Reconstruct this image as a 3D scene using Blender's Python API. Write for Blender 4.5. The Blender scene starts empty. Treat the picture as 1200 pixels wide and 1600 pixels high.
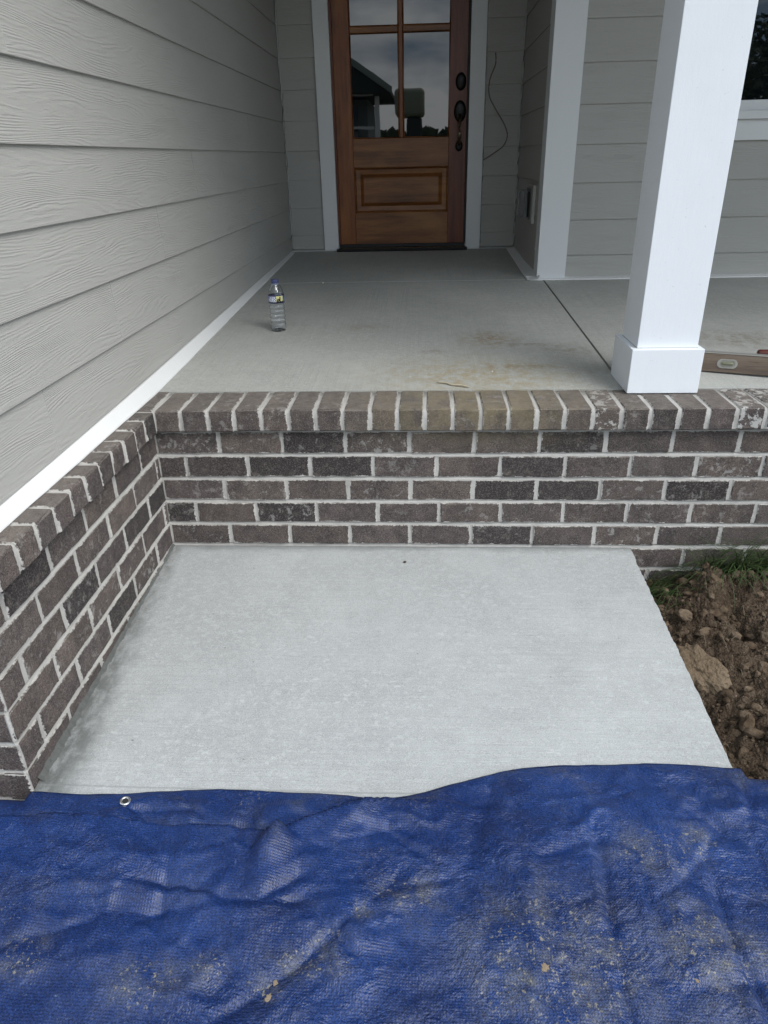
import bpy, bmesh, math, random
import numpy as np
from mathutils import Matrix, Vector
rad = math.radians
C = bpy.context.scene.collection
sc = bpy.context.scene
random.seed(11)

# ---------------------------------------------------------------- camera
cam_d = bpy.data.cameras.new('camera')
cam = bpy.data.objects.new('camera', cam_d); C.objects.link(cam)
cam_d.sensor_fit = 'HORIZONTAL'; cam_d.sensor_width = 36.0
cam_d.lens = 1109.0 / 1200 * 36
cam_d.clip_start = 0.05; cam_d.clip_end = 2000
PITCH, YAW, ROLL = 0.46270, 0.06076, -0.02438
def cam_axes(p, y, r):
    cp, sp, cy, sy = math.cos(p), math.sin(p), math.cos(y), math.sin(y)
    f = Vector((-sy*cp, cy*cp, -sp)); rt = Vector((cy, sy, 0)); up = rt.cross(f)
    return rt*math.cos(r) + up*math.sin(r), up*math.cos(r) - rt*math.sin(r), f
R_, U_, F_ = cam_axes(PITCH, YAW, ROLL)
cam.matrix_world = Matrix(((R_.x, U_.x, -F_.x, 0.8577), (R_.y, U_.y, -F_.y, -2.1025),
                           (R_.z, U_.z, -F_.z, 0.6680), (0, 0, 0, 1)))
sc.camera = cam

# ---------------------------------------------------------------- world: overcast sky
SUN_EL, SUN_AZ = rad(50), rad(128)          # azimuth clockwise from +Y
w = bpy.data.worlds.new('World'); sc.world = w; w.use_nodes = True
nt = w.node_tree; nt.nodes.clear()
def wn(t, **k):
    n = nt.nodes.new(t)
    for a, b in k.items(): setattr(n, a, b)
    return n
out = wn('ShaderNodeOutputWorld'); bg = wn('ShaderNodeBackground'); bg.inputs['Strength'].default_value = 0.066
sky = wn('ShaderNodeTexSky', sky_type='NISHITA'); sky.sun_disc = False
sky.sun_elevation = SUN_EL; sky.sun_rotation = SUN_AZ; sky.air_density = 1.2; sky.dust_density = 2.0
tc = wn('ShaderNodeTexCoord'); mp = wn('ShaderNodeMapping'); mp.inputs['Scale'].default_value = (1.0, 1.0, 3.2)
no = wn('ShaderNodeTexNoise'); no.inputs['Scale'].default_value = 3.6; no.inputs['Detail'].default_value = 7; no.inputs['Roughness'].default_value = .52
cr = wn('ShaderNodeValToRGB'); e = cr.color_ramp.elements
e[0].position = .42; e[0].color = (2.6, 3.9, 5.6, 1); e[1].position = .60; e[1].color = (12.9, 13.5, 13.9, 1)
mx = wn('ShaderNodeMix', data_type='RGBA'); mx.inputs[0].default_value = .93
nt.links.new(tc.outputs['Generated'], mp.inputs[0]); nt.links.new(mp.outputs[0], no.inputs[0])
nt.links.new(no.outputs[0], cr.inputs[0]); nt.links.new(sky.outputs[0], mx.inputs[6]); nt.links.new(cr.outputs[0], mx.inputs[7])
nt.links.new(mx.outputs[2], bg.inputs[0]); nt.links.new(bg.outputs[0], out.inputs[0])

# ---------------------------------------------------------------- sun behind the cloud
sd = bpy.data.lights.new('sun', 'SUN'); sd.energy = 1.5; sd.angle = rad(40); sd.color = (1, .98, .95)
sun = bpy.data.objects.new('sun', sd); C.objects.link(sun)
sv = Vector((math.sin(SUN_AZ)*math.cos(SUN_EL), math.cos(SUN_AZ)*math.cos(SUN_EL), math.sin(SUN_EL)))
sun.rotation_euler = sv.to_track_quat('Z', 'Y').to_euler(); sun.location = (3, -6, 9)

sc.view_settings.view_transform = 'Standard'; sc.view_settings.look = 'None'
sc.view_settings.gamma = 1; sc.view_settings.use_curve_mapping = False
sc.view_settings.exposure = 1.13
sc.render.engine = 'CYCLES'
sc.cycles.max_bounces = 8; sc.cycles.diffuse_bounces = 4; sc.cycles.glossy_bounces = 4
sc.cycles.transmission_bounces = 8; sc.cycles.transparent_max_bounces = 8

# ================================================================ helpers
def link(name, me, mat=None, parent=None, loc=(0, 0, 0), rot=(0, 0, 0), kind=None):
    o = bpy.data.objects.new(name, me); C.objects.link(o)
    if mat is not None and me is not None and not me.materials: me.materials.append(mat)
    o.parent = parent; o.location = loc; o.rotation_euler = rot
    if kind: o['kind'] = kind
    return o
def thing(name, label, cat, loc=(0, 0, 0), rot=(0, 0, 0), group=None):
    o = bpy.data.objects.new(name, None); C.objects.link(o); o.location = loc; o.rotation_euler = rot
    o.empty_display_size = .05
    return tag(o, label, cat, group)
def tag(o, label, cat, group=None):
    o['label'] = label; o['category'] = cat
    if group: o['group'] = group
    return o
def mesh_from(name, v, f, smooth=False):
    me = bpy.data.meshes.new(name); me.from_pydata([tuple(p) for p in v], [], f); me.update()
    if smooth:
        for p in me.polygons: p.use_smooth = True
    return me
def bm_mesh(name, bm, smooth=False):
    me = bpy.data.meshes.new(name); bmesh.ops.recalc_face_normals(bm, faces=bm.faces); bm.to_mesh(me); bm.free()
    if smooth:
        for p in me.polygons: p.use_smooth = True
    return me
def box_bm(x0, x1, y0, y1, z0, z1, bev=0, seg=1, bm=None):
    tmp = bmesh.new(); bmesh.ops.create_cube(tmp, size=1)
    for v in tmp.verts:
        v.co = Vector((x0 + (v.co.x+.5)*(x1-x0), y0 + (v.co.y+.5)*(y1-y0), z0 + (v.co.z+.5)*(z1-z0)))
    if bev: bmesh.ops.bevel(tmp, geom=tmp.edges[:], offset=bev, segments=seg, affect='EDGES', profile=.5)
    if bm is None: return tmp
    me = bpy.data.meshes.new('t'); tmp.to_mesh(me); tmp.free(); bm.from_mesh(me); bpy.data.meshes.remove(me)
    return bm
def box(name, b, mat, parent=None, bev=.001, seg=1, kind=None):
    return link(name, bm_mesh(name, box_bm(*b, bev=bev, seg=seg)), mat, parent, kind=kind)
def prism(name, prof, axis, a, b, mat, parent=None, kind=None):
    """profile polygon extruded along an axis from a to b; prof pts are the other two coords in xyz order"""
    n = len(prof); v = []
    for t in (a, b):
        for p in prof:
            q = list(p); q.insert('xyz'.index(axis), t); v.append(q)
    f = [tuple(range(n))[::-1], tuple(range(n, 2*n))] + [(i, (i+1) % n, n+(i+1) % n, n+i) for i in range(n)]
    bm = bmesh.new(); vs = [bm.verts.new(p) for p in v]
    for q in f: bm.faces.new([vs[i] for i in q])
    return link(name, bm_mesh(name, bm), mat, parent, kind=kind)
def tube_bm(pts, r, n=8, bm=None, caps=True):
    bm = bm or bmesh.new(); rings = []; pts = [Vector(p) for p in pts]; ref = Vector((0, 0, 1))
    for i, p in enumerate(pts):
        t = (pts[min(i+1, len(pts)-1)] - pts[max(i-1, 0)]).normalized()
        a = t.cross(ref)
        if a.length < 1e-3: a = t.cross(Vector((1, 0, 0)))
        a.normalize(); b = t.cross(a); rr = r[i] if isinstance(r, (list, tuple)) else r
        rings.append([bm.verts.new(p + (a*math.cos(k*2*math.pi/n) + b*math.sin(k*2*math.pi/n))*rr) for k in range(n)])
    for q, s in zip(rings, rings[1:]):
        for k in range(n): bm.faces.new((q[k], q[(k+1) % n], s[(k+1) % n], s[k]))
    if caps: bm.faces.new(rings[0][::-1]); bm.faces.new(rings[-1])
    return bm
def lathe_bm(prof, n=32, bm=None, wob=None):
    bm = bm or bmesh.new(); rings = []
    for j, (r, z) in enumerate(prof):
        rings.append([bm.verts.new(((r + (wob(j, k) if wob else 0))*math.cos(k*2*math.pi/n), (r + (wob(j, k) if wob else 0))*math.sin(k*2*math.pi/n), z)) for k in range(n)])
    for q, s in zip(rings, rings[1:]):
        for k in range(n): bm.faces.new((q[k], q[(k+1) % n], s[(k+1) % n], s[k]))
    return bm

# numpy value noise
_rng = np.random.RandomState(5); _T = _rng.rand(256, 256)
def vnoise(x, y):
    xi = np.floor(x).astype(int); yi = np.floor(y).astype(int); fx = x-xi; fy = y-yi
    fx = fx*fx*(3-2*fx); fy = fy*fy*(3-2*fy)
    g = lambda a, b: _T[a % 256, b % 256]
    return ((g(xi, yi)*(1-fx)+g(xi+1, yi)*fx)*(1-fy) + (g(xi, yi+1)*(1-fx)+g(xi+1, yi+1)*fx)*fy)*2-1
def fbm(x, y, oct=4, rough=.5):
    s = 0; a = 1; t = 0
    for k in range(oct):
        s = s + a*vnoise(x*2**k+17.3*k, y*2**k-9.1*k); t += a; a *= rough
    return s/t
def grid_mesh(name, X, Y, Z, smooth=True):
    ny, nx = X.shape; co = np.stack([X, Y, Z], -1).reshape(-1, 3).astype(np.float32)
    i = np.arange(ny*nx).reshape(ny, nx)
    q = np.stack([i[:-1, :-1], i[:-1, 1:], i[1:, 1:], i[1:, :-1]], -1).reshape(-1, 4).astype(np.int32)
    me = bpy.data.meshes.new(name); me.vertices.add(len(co)); me.vertices.foreach_set('co', co.ravel())
    me.loops.add(q.size); me.loops.foreach_set('vertex_index', q.ravel())
    me.polygons.add(len(q)); me.polygons.foreach_set('loop_start', np.arange(0, q.size, 4, dtype=np.int32))
    me.polygons.foreach_set('loop_total', np.full(len(q), 4, dtype=np.int32))
    me.polygons.foreach_set('use_smooth', np.full(len(q), bool(smooth)))
    me.update(calc_edges=True); return me

# ---------------------------------------------------------------- material mini language
class M:
    def __init__(s, name):
        s.m = bpy.data.materials.new(name); s.m.use_nodes = True; s.t = s.m.node_tree
        s.b = s.t.nodes['Principled BSDF']
    def n(s, t, **k):
        n = s.t.nodes.new(t)
        for a, b in k.items(): setattr(n, a, b)
        return n
    def put(s, sock, v):
        if hasattr(v, 'is_output') or isinstance(v, bpy.types.NodeSocket): s.t.links.new(v, sock)
        elif isinstance(v, tuple) and len(v) == 3 and sock.type == 'RGBA': sock.default_value = (*v, 1)
        else: sock.default_value = v
    def coord(s, which='Object', scale=(1, 1, 1), rnd=0, loc=(0, 0, 0)):
        c = s.n('ShaderNodeTexCoord').outputs[which]
        if rnd:
            oi = s.n('ShaderNodeObjectInfo'); cm = s.n('ShaderNodeVectorMath', operation='MULTIPLY_ADD')
            s.put(cm.inputs[0], oi.outputs['Random']); cm.inputs[1].default_value = (rnd, rnd*1.7, rnd*.6); s.put(cm.inputs[2], c); c = cm.outputs[0]
        mp = s.n('ShaderNodeMapping'); s.put(mp.inputs[0], c); mp.inputs['Scale'].default_value = scale; mp.inputs['Location'].default_value = loc
        return mp.outputs[0]
    def world(s, scale=(1, 1, 1)):
        g = s.n('ShaderNodeNewGeometry'); mp = s.n('ShaderNodeMapping'); s.put(mp.inputs[0], g.outputs['Position']); mp.inputs['Scale'].default_value = scale
        return mp.outputs[0]
    def sep(s, v):
        n = s.n('ShaderNodeSeparateXYZ'); s.put(n.inputs[0], v); return n.outputs
    def comb(s, x, y, z):
        n = s.n('ShaderNodeCombineXYZ')
        for i, q in enumerate((x, y, z)): s.put(n.inputs[i], q)
        return n.outputs[0]
    def noise(s, v, sc=5, d=4, r=.5, dist=0):
        n = s.n('ShaderNodeTexNoise'); s.put(n.inputs['Vector'], v); n.inputs['Scale'].default_value = sc
        n.inputs['Detail'].default_value = d; n.inputs['Roughness'].default_value = r; n.inputs['Distortion'].default_value = dist
        return n.outputs[0]
    def voro(s, v, sc=5, feat='F1', out='Distance', rnd=1):
        n = s.n('ShaderNodeTexVoronoi', feature=feat); s.put(n.inputs['Vector'], v); n.inputs['Scale'].default_value = sc
        n.inputs['Randomness'].default_value = rnd
        return n.outputs[out]
    def ma(s, op, a, b=0.0, c=0.0, clamp=False):
        n = s.n('ShaderNodeMath', operation=op); n.use_clamp = clamp
        for i, q in enumerate((a, b, c)): s.put(n.inputs[i], q)
        return n.outputs[0]
    def ss(s, v, lo, hi, a=0.0, b=1.0):
        n = s.n('ShaderNodeMapRange', interpolation_type='SMOOTHSTEP'); s.put(n.inputs[0], v)
        for i, q in enumerate((lo, hi, a, b)): s.put(n.inputs[i+1], q)
        return n.outputs[0]
    def mix(s, f, a, b, bl='MIX'):
        n = s.n('ShaderNodeMix', data_type='RGBA', blend_type=bl); s.put(n.inputs[0], f); s.put(n.inputs[6], a); s.put(n.inputs[7], b)
        return n.outputs[2]
    def ramp(s, f, *st):
        n = s.n('ShaderNodeValToRGB'); el = n.color_ramp.elements
        while len(el) < len(st): el.new(.5)
        for q, (p, c) in zip(el, st): q.position = p; q.color = (*c, 1)
        s.put(n.inputs[0], f); return n.outputs[0]
    def attr(s, nm):
        return s.n('ShaderNodeAttribute', attribute_type='OBJECT', attribute_name=nm).outputs['Fac']
    def rand(s): return s.n('ShaderNodeObjectInfo').outputs['Random']
    def bump(s, h, dist=.001, st=1.0, prev=None):
        n = s.n('ShaderNodeBump'); s.put(n.inputs['Height'], h); n.inputs['Distance'].default_value = dist; n.inputs['Strength'].default_value = st
        if prev is not None: s.put(n.inputs['Normal'], prev)
        return n.outputs[0]
    def done(s, col, rough=.6, normal=None, spec=.5, **k):
        s.put(s.b.inputs['Base Color'], col); s.put(s.b.inputs['Roughness'], rough)
        s.b.inputs['Specular IOR Level'].default_value = spec
        if normal is not None: s.put(s.b.inputs['Normal'], normal)
        for a, v in k.items(): s.put(s.b.inputs[a.replace('_', ' ')], v)
        return s.m
def hsv(c, f): return tuple(min(1, x*f) for x in c)

# ================================================================ materials
def siding_mat():
    m = M('painted_fibre_cement')
    # boards are modelled with their length along x and height along z
    v = m.coord(rnd=31.0); x, y, z = m.sep(v)
    warp = m.noise(m.comb(m.ma('MULTIPLY', x, .85), 0.0, m.ma('MULTIPLY', z, 8.0)), 1.0, 3, .42)
    fine = m.noise(m.comb(m.ma('MULTIPLY', x, 9.0), 0.0, m.ma('MULTIPLY', z, 60.0)), 1.0, 3, .6)
    ph = m.ma('ADD', m.ma('MULTIPLY', z, 55.0), m.ma('ADD', m.ma('MULTIPLY', warp, 13.0), m.ma('MULTIPLY', fine, .9)))
    wv = m.ma('SINE', m.ma('MULTIPLY', ph, 6.283)); wv = m.ma('ABSOLUTE', wv)
    amp = m.ss(m.noise(m.comb(m.ma('MULTIPLY', x, 5.0), 2.0, m.ma('MULTIPLY', z, 22.0)), 1.0, 3, .6), .34, .66, .12, 1.0)
    rid = m.ma('MULTIPLY', m.ma('POWER', wv, 2.2), amp)
    grit = m.noise(m.comb(m.ma('MULTIPLY', x, 60.0), y, m.ma('MULTIPLY', z, 420.0)), 1.0, 3, .7)
    h = m.ma('ADD', rid, m.ma('MULTIPLY', grit, .38))
    n = m.bump(h, .0014, .58)
    c = m.mix(m.noise(v, 3.0, 4), (.382, .377, .355), (.412, .407, .384))
    dirt = m.ss(m.noise(m.world((1, 1, 1)), 9, 6, .7), .60, .78, 0, .16)
    c = m.mix(dirt, c, (.22, .205, .175))
    return m.done(c, .58, n, .35)
def white_mat(name, col=(.80, .805, .81), rough=.45, b=.0009, axis='z', scale=1):
    m = M(name); s = (26, 26, 5) if axis == 'z' else ((5, 26, 26) if axis == 'x' else (26, 5, 26))
    v = m.coord(scale=s, rnd=7)
    g = m.noise(v, 2.2*scale, 6, .7); g2 = m.noise(m.coord(rnd=3), 260, 3, .6)
    n = m.bump(m.ma('ADD', g, m.ma('MULTIPLY', g2, .5)), b, .35)
    sp = m.ma('MAXIMUM', m.ss(m.noise(m.coord(rnd=5), 55, 3, .8), .69, .73, 0, .5), m.ss(m.noise(m.coord(rnd=9), 170, 3, .7), .70, .75, 0, .5))
    blot = m.ss(m.noise(m.coord(rnd=2), 3.5, 5, .6), .45, .75, 0, .10)
    c = m.mix(sp, col, hsv(col, .55)); c = m.mix(blot, c, hsv(col, .74))
    return m.done(c, rough, n, .4)
def brick_mat(name='fired_brick', cap=False):
    m = M(name); v = m.coord(rnd=13.0); r = m.rand()
    base = m.ramp(r, (0, (.034, .028, .028)), (.12, (.050, .042, .041)), (.2, (0.093, 0.076, 0.070)), (.45, (0.119, 0.094, 0.083)), (.62, (0.106, 0.084, 0.081)), (.8, (0.151, 0.120, 0.102)), (1, (0.112, 0.093, 0.088)))
    cl = m.noise(v, 16, 5, .6); fi = m.noise(v, 240, 4, .75); bl = m.noise(v, 45, 4, .6)
    c = m.mix(m.ss(cl, .32, .68), m.mix(.6, base, (.035, .030, .032)), base)
    c = m.mix(m.ss(bl, .5, .72, 0, .45), c, (.165, .140, .125))
    # two-tone flash on some bricks
    x, y, z = m.sep(m.coord())
    fl = m.ma('MULTIPLY', m.ss(m.ma('ADD', x, m.ma('MULTIPLY', m.ma('SUBTRACT', cl, .5), .05)), -.004, .006), m.ss(m.ma('FRACT', m.ma('MULTIPLY', r, 37.0)), .80, .82, 0, .42))
    c = m.mix(fl, c, (.045, .036, .034))
    pit = m.ss(m.noise(v, 300, 3, .7), .56, .64, 0, .75); c = m.mix(pit, c, (.025, .021, .02))
    spk = m.ss(m.noise(v, 520, 2, .6), .40, .62, .62, 1.42); c = m.mix(1.0, c, m.comb(spk, spk, spk), 'MULTIPLY')
    dust = m.ss(fi, .50, .64, 0, .34); c = m.mix(dust, c, (.30, .28, .26))
    # chalky bloom on a few bricks
    gate = m.ss(m.attr('bloom'), .1, 1.0, 0, 1.0)
    gate0 = m.ss(m.ma('FRACT', m.ma('MULTIPLY', r, 91.0)), .45, .95, 0, .30)
    eff = m.ss(m.ma('ADD', m.noise(m.coord(scale=(1, 1, 1.0), rnd=5), 34, 9, .72, .3), m.ma('MULTIPLY', gate, .055)), .56, .61)
    c = m.mix(m.ma('MULTIPLY', eff, m.ma('MAXIMUM', gate, gate0)), c, (.46, .45, .43))
    # mortar smeared over the arrises, ragged
    hx = m.attr('hx'); hz = m.attr('hz')
    dx = m.ma('SUBTRACT', hx, m.ma('ABSOLUTE', x)); dz = m.ma('SUBTRACT', hz, m.ma('ABSOLUTE', z))
    d = m.ma('MINIMUM', dx, dz)
    rag = m.noise(v, 120, 5, .75); lo = m.noise(v, 22, 3, .6)
    edge = m.ma('SUBTRACT', d, m.ma('MULTIPLY', m.ma('SUBTRACT', m.ma('ADD', m.ma('MULTIPLY', rag, .8), m.ma('MULTIPLY', lo, .6)), .60), .022))
    sm = m.ma('MULTIPLY', m.ss(edge, -.0006, .0016, .92, 0), m.ma('MAXIMUM', m.ss(y, .005, .009, 1, 0), m.ss(hz, .3, .4)))
    c = m.mix(sm, c, m.mix(fi, (.38, .368, .348), (.66, .64, .605)))
    # ochre mud stain below the middle of the porch edge
    wx, wy, wz = m.sep(m.world())
    top_light = m.ss(m.sep(m.n('ShaderNodeNewGeometry').outputs['Normal'])[2], .5, .8, 0, .38)
    c = m.mix(m.ma('MULTIPLY', top_light, m.ss(bl, .3, .6, .5, 1.0)), c, (.25, .225, .195))  # upward faces mixed paler: light from above put into the colour
    gx = m.ma('EXPONENT', m.ma('MULTIPLY', m.ma('POWER', m.ma('DIVIDE', m.ma('SUBTRACT', wx, 1.02), .30), 2.0), -1.0))
    gz = m.ss(wz, -.19, -.06)
    st = m.ma('MULTIPLY', m.ma('MULTIPLY', gx, gz), m.ss(m.noise(m.world(), 14, 5, .65), .32, .62, .1, .50))
    c = m.mix(st, c, (.27, .225, .13))
    h = m.ma('ADD', m.ma('MULTIPLY', fi, .8), m.ma('ADD', m.ma('MULTIPLY', bl, .9), m.ma('MULTIPLY', pit, -.6)))
    n = m.bump(m.ma('ADD', h, m.ma('MULTIPLY', sm, .5)), .0022, .8)
    return m.done(c, .88, n, .3)
def mortar_mat():
    m = M('mortar'); v = m.world()
    f = m.noise(v, 300, 4, .8); g = m.noise(v, 11, 4, .6)
    c = m.mix(f, (.32, .312, .295), (.67, .65, .615)); c = m.mix(m.ss(g, .45, .72, 0, .5), c, (.30, .29, .27))
    n = m.bump(m.ma('ADD', f, m.ma('MULTIPLY', m.noise(v, 90, 4, .7), .9)), .003, .9)
    return m.done(c, .95, n, .2)
def concrete_mat(name, base, brush, stains=None, wallstain=False, tone=None):
    m = M(name); v = m.world()
    bs = (5.0, 210, 1) if brush == 'x' else (190, 1.6, 1)
    br = m.noise(m.world(bs), 1.0, 4, .6)
    br2 = m.noise(m.world((bs[0]*3, bs[1]*2.3, 1) if brush == 'x' else (bs[0]*2.3, bs[1]*3, 1)), 1.0, 3, .6)
    big = m.noise(v, 1.8, 5, .55); mid = m.noise(v, 12, 6, .65); fin = m.noise(v, 330, 3, .7)
    c = m.mix(m.ss(big, .35, .65), hsv(base, .90), hsv(base, 1.07))
    c = m.mix(m.ss(mid, .35, .7, 0, .6), c, hsv(base, .82)); c = m.mix(m.ss(m.noise(v, 48, 5, .7), .46, .64, 0, .45), c, hsv(base, 1.22))
    brm = m.ss(m.noise(v, 2.2, 4, .6), .35, .65, .25, 1.0)
    c = m.mix(m.ma('MULTIPLY', m.ss(br, .40, .68, 0, .36 if brush == 'x' else .46), brm), c, hsv(base, .70))
    c = m.mix(m.ss(fin, .45, .72, 0, .55), c, hsv(base, 1.35))
    c = m.mix(m.ss(m.noise(v, 420, 2, .6), .60, .68, 0, .5), c, hsv(base, .45))
    gs = m.ss(m.noise(v, 520, 2, .6), .35, .65, .86, 1.13); c = m.mix(1.0, c, m.comb(gs, gs, gs), 'MULTIPLY')
    # pale cream blotches
    bc = m.ma('MULTIPLY', m.ss(m.noise(m.world((62, 84, 1)), 1.0, 5, .6), .56, .68), m.ss(m.noise(v, 2.6, 3), .38, .62, .12, .55))
    c = m.mix(bc, c, hsv(base, 1.36))
    # dark crumbs
    vd = m.voro(m.world((1, 1.6, 1)), 13.0); cr_ = m.ma('MULTIPLY', m.ss(vd, .030, .055, 1, 0), m.ss(m.noise(v, 60, 3, .7), .42, .58))
    c = m.mix(m.ma('MULTIPLY', cr_, .8), c, (.10, .09, .07))
    wx, wy, wz = m.sep(v)
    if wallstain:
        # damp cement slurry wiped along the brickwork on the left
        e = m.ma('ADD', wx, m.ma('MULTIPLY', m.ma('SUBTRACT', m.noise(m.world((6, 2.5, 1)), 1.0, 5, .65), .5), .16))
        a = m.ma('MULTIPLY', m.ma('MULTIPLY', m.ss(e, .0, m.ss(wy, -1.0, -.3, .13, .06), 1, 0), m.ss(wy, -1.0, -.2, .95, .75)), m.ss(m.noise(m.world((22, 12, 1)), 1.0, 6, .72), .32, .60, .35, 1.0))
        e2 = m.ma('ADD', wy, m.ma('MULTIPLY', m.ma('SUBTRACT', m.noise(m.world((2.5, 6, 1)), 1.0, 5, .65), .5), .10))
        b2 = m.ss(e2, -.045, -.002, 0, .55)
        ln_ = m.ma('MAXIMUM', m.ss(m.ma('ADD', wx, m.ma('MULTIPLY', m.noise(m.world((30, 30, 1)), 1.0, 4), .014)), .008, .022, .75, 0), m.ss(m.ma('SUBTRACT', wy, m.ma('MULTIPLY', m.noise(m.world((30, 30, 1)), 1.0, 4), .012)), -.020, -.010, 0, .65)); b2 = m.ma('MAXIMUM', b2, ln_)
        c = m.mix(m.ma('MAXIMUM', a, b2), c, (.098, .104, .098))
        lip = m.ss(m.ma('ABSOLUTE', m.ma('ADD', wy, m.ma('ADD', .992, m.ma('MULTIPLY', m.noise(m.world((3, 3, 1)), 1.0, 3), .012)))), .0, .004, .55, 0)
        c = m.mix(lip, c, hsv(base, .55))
    if stains:
        for (sx, sy, rx, ry, a, col) in stains:
            q = m.ma('ADD', m.ma('POWER', m.ma('DIVIDE', m.ma('SUBTRACT', wx, sx), rx), 2.0), m.ma('POWER', m.ma('DIVIDE', m.ma('SUBTRACT', wy, sy), ry), 2.0))
            g = m.ma('MULTIPLY', m.ma('EXPONENT', m.ma('MULTIPLY', q, -1.0)), m.ss(m.noise(m.world((26, 20, 1)), 1.0, 6, .7), .38, .66, .10, 1.0))
            c = m.mix(m.ma('MULTIPLY', g, a), c, col)
    h = m.ma('ADD', m.ma('MULTIPLY', br, 1.0), m.ma('ADD', m.ma('MULTIPLY', br2, .5), m.ma('MULTIPLY', fin, .35)))
    n = m.bump(h, .0012, .55)
    return m.done(c, .82, n, .35)
def wood_mat(name, axis, cols, sc=1.0, rough=.38):
    m = M(name); v = m.coord(rnd=9); x, y, z = m.sep(v)
    lon, cr1 = (z, x) if axis == 'z' else (x, z)
    w = m.noise(m.comb(m.ma('MULTIPLY', lon, 2.2*sc), m.ma('MULTIPLY', cr1, 26*sc), y), 1.0, 5, .6)
    f = m.noise(m.comb(m.ma('MULTIPLY', lon, 14*sc), m.ma('MULTIPLY', cr1, 340*sc), y), 1.0, 4, .7)
    b = m.noise(m.comb(m.ma('MULTIPLY', lon, 3*sc), m.ma('MULTIPLY', cr1, 6*sc), y), 1.0, 3)
    c = m.ramp(w, (.30, cols[0]), (.5, cols[1]), (.70, cols[2]))
    c = m.mix(m.ss(f, .48, .7, 0, .5), c, hsv(cols[0], .55))
    c = m.mix(m.ss(b, .5, .72, 0, .55), c, cols[3])
    return m.done(c, rough, m.bump(f, .0006, .4), .45)
def glass_mirror(name, tint=(.004, .006, .007)):
    m = M(name)
    nn = m.noise(m.coord(), 2.5, 2); n = m.bump(nn, .0012, .25)
    return m.done(tint, .012, n, .8, IOR=1.55)
def plain(name, col, rough=.5, metal=0.0, bs=80, bd=.0004, var=.12, spec=.5):
    m = M(name); v = m.coord(rnd=4); f = m.noise(v, bs, 5, .65)
    c = m.mix(f, hsv(col, 1-var), hsv(col, 1+var))
    return m.done(c, rough, m.bump(f, bd, .5), spec, Metallic=metal)
def soil_mat():
    m = M('clay_soil'); v = m.world(); g = m.noise(v, 9, 6, .65); f = m.noise(v, 90, 5, .75); k = m.noise(v, 34, 4, .6)
    c = m.ramp(g, (.30, (.050, .033, .021)), (.5, (.110, .078, .052)), (.70, (.200, .152, .108)))
    c = m.mix(m.ss(f, .42, .7, 0, .5), c, (.175, .130, .090)); c = m.mix(m.ss(k, .55, .7, 0, .6), c, (.055, .036, .023))
    c = m.mix(m.ss(m.noise(v, 150, 2), .68, .73, 0, .7), c, (.40, .37, .32))
    c = m.mix(m.ss(m.voro(v, 120), .15, .5, 0, .45), c, (.022, .014, .009))  # shade in the gaps between crumbs, painted as dark cell borders
    return m.done(c, .95, m.bump(m.ma('SUBTRACT', m.ma('ADD', f, m.ma('MULTIPLY', k, .7)), m.voro(v, 140)), .009, 1.0), .2)
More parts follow.
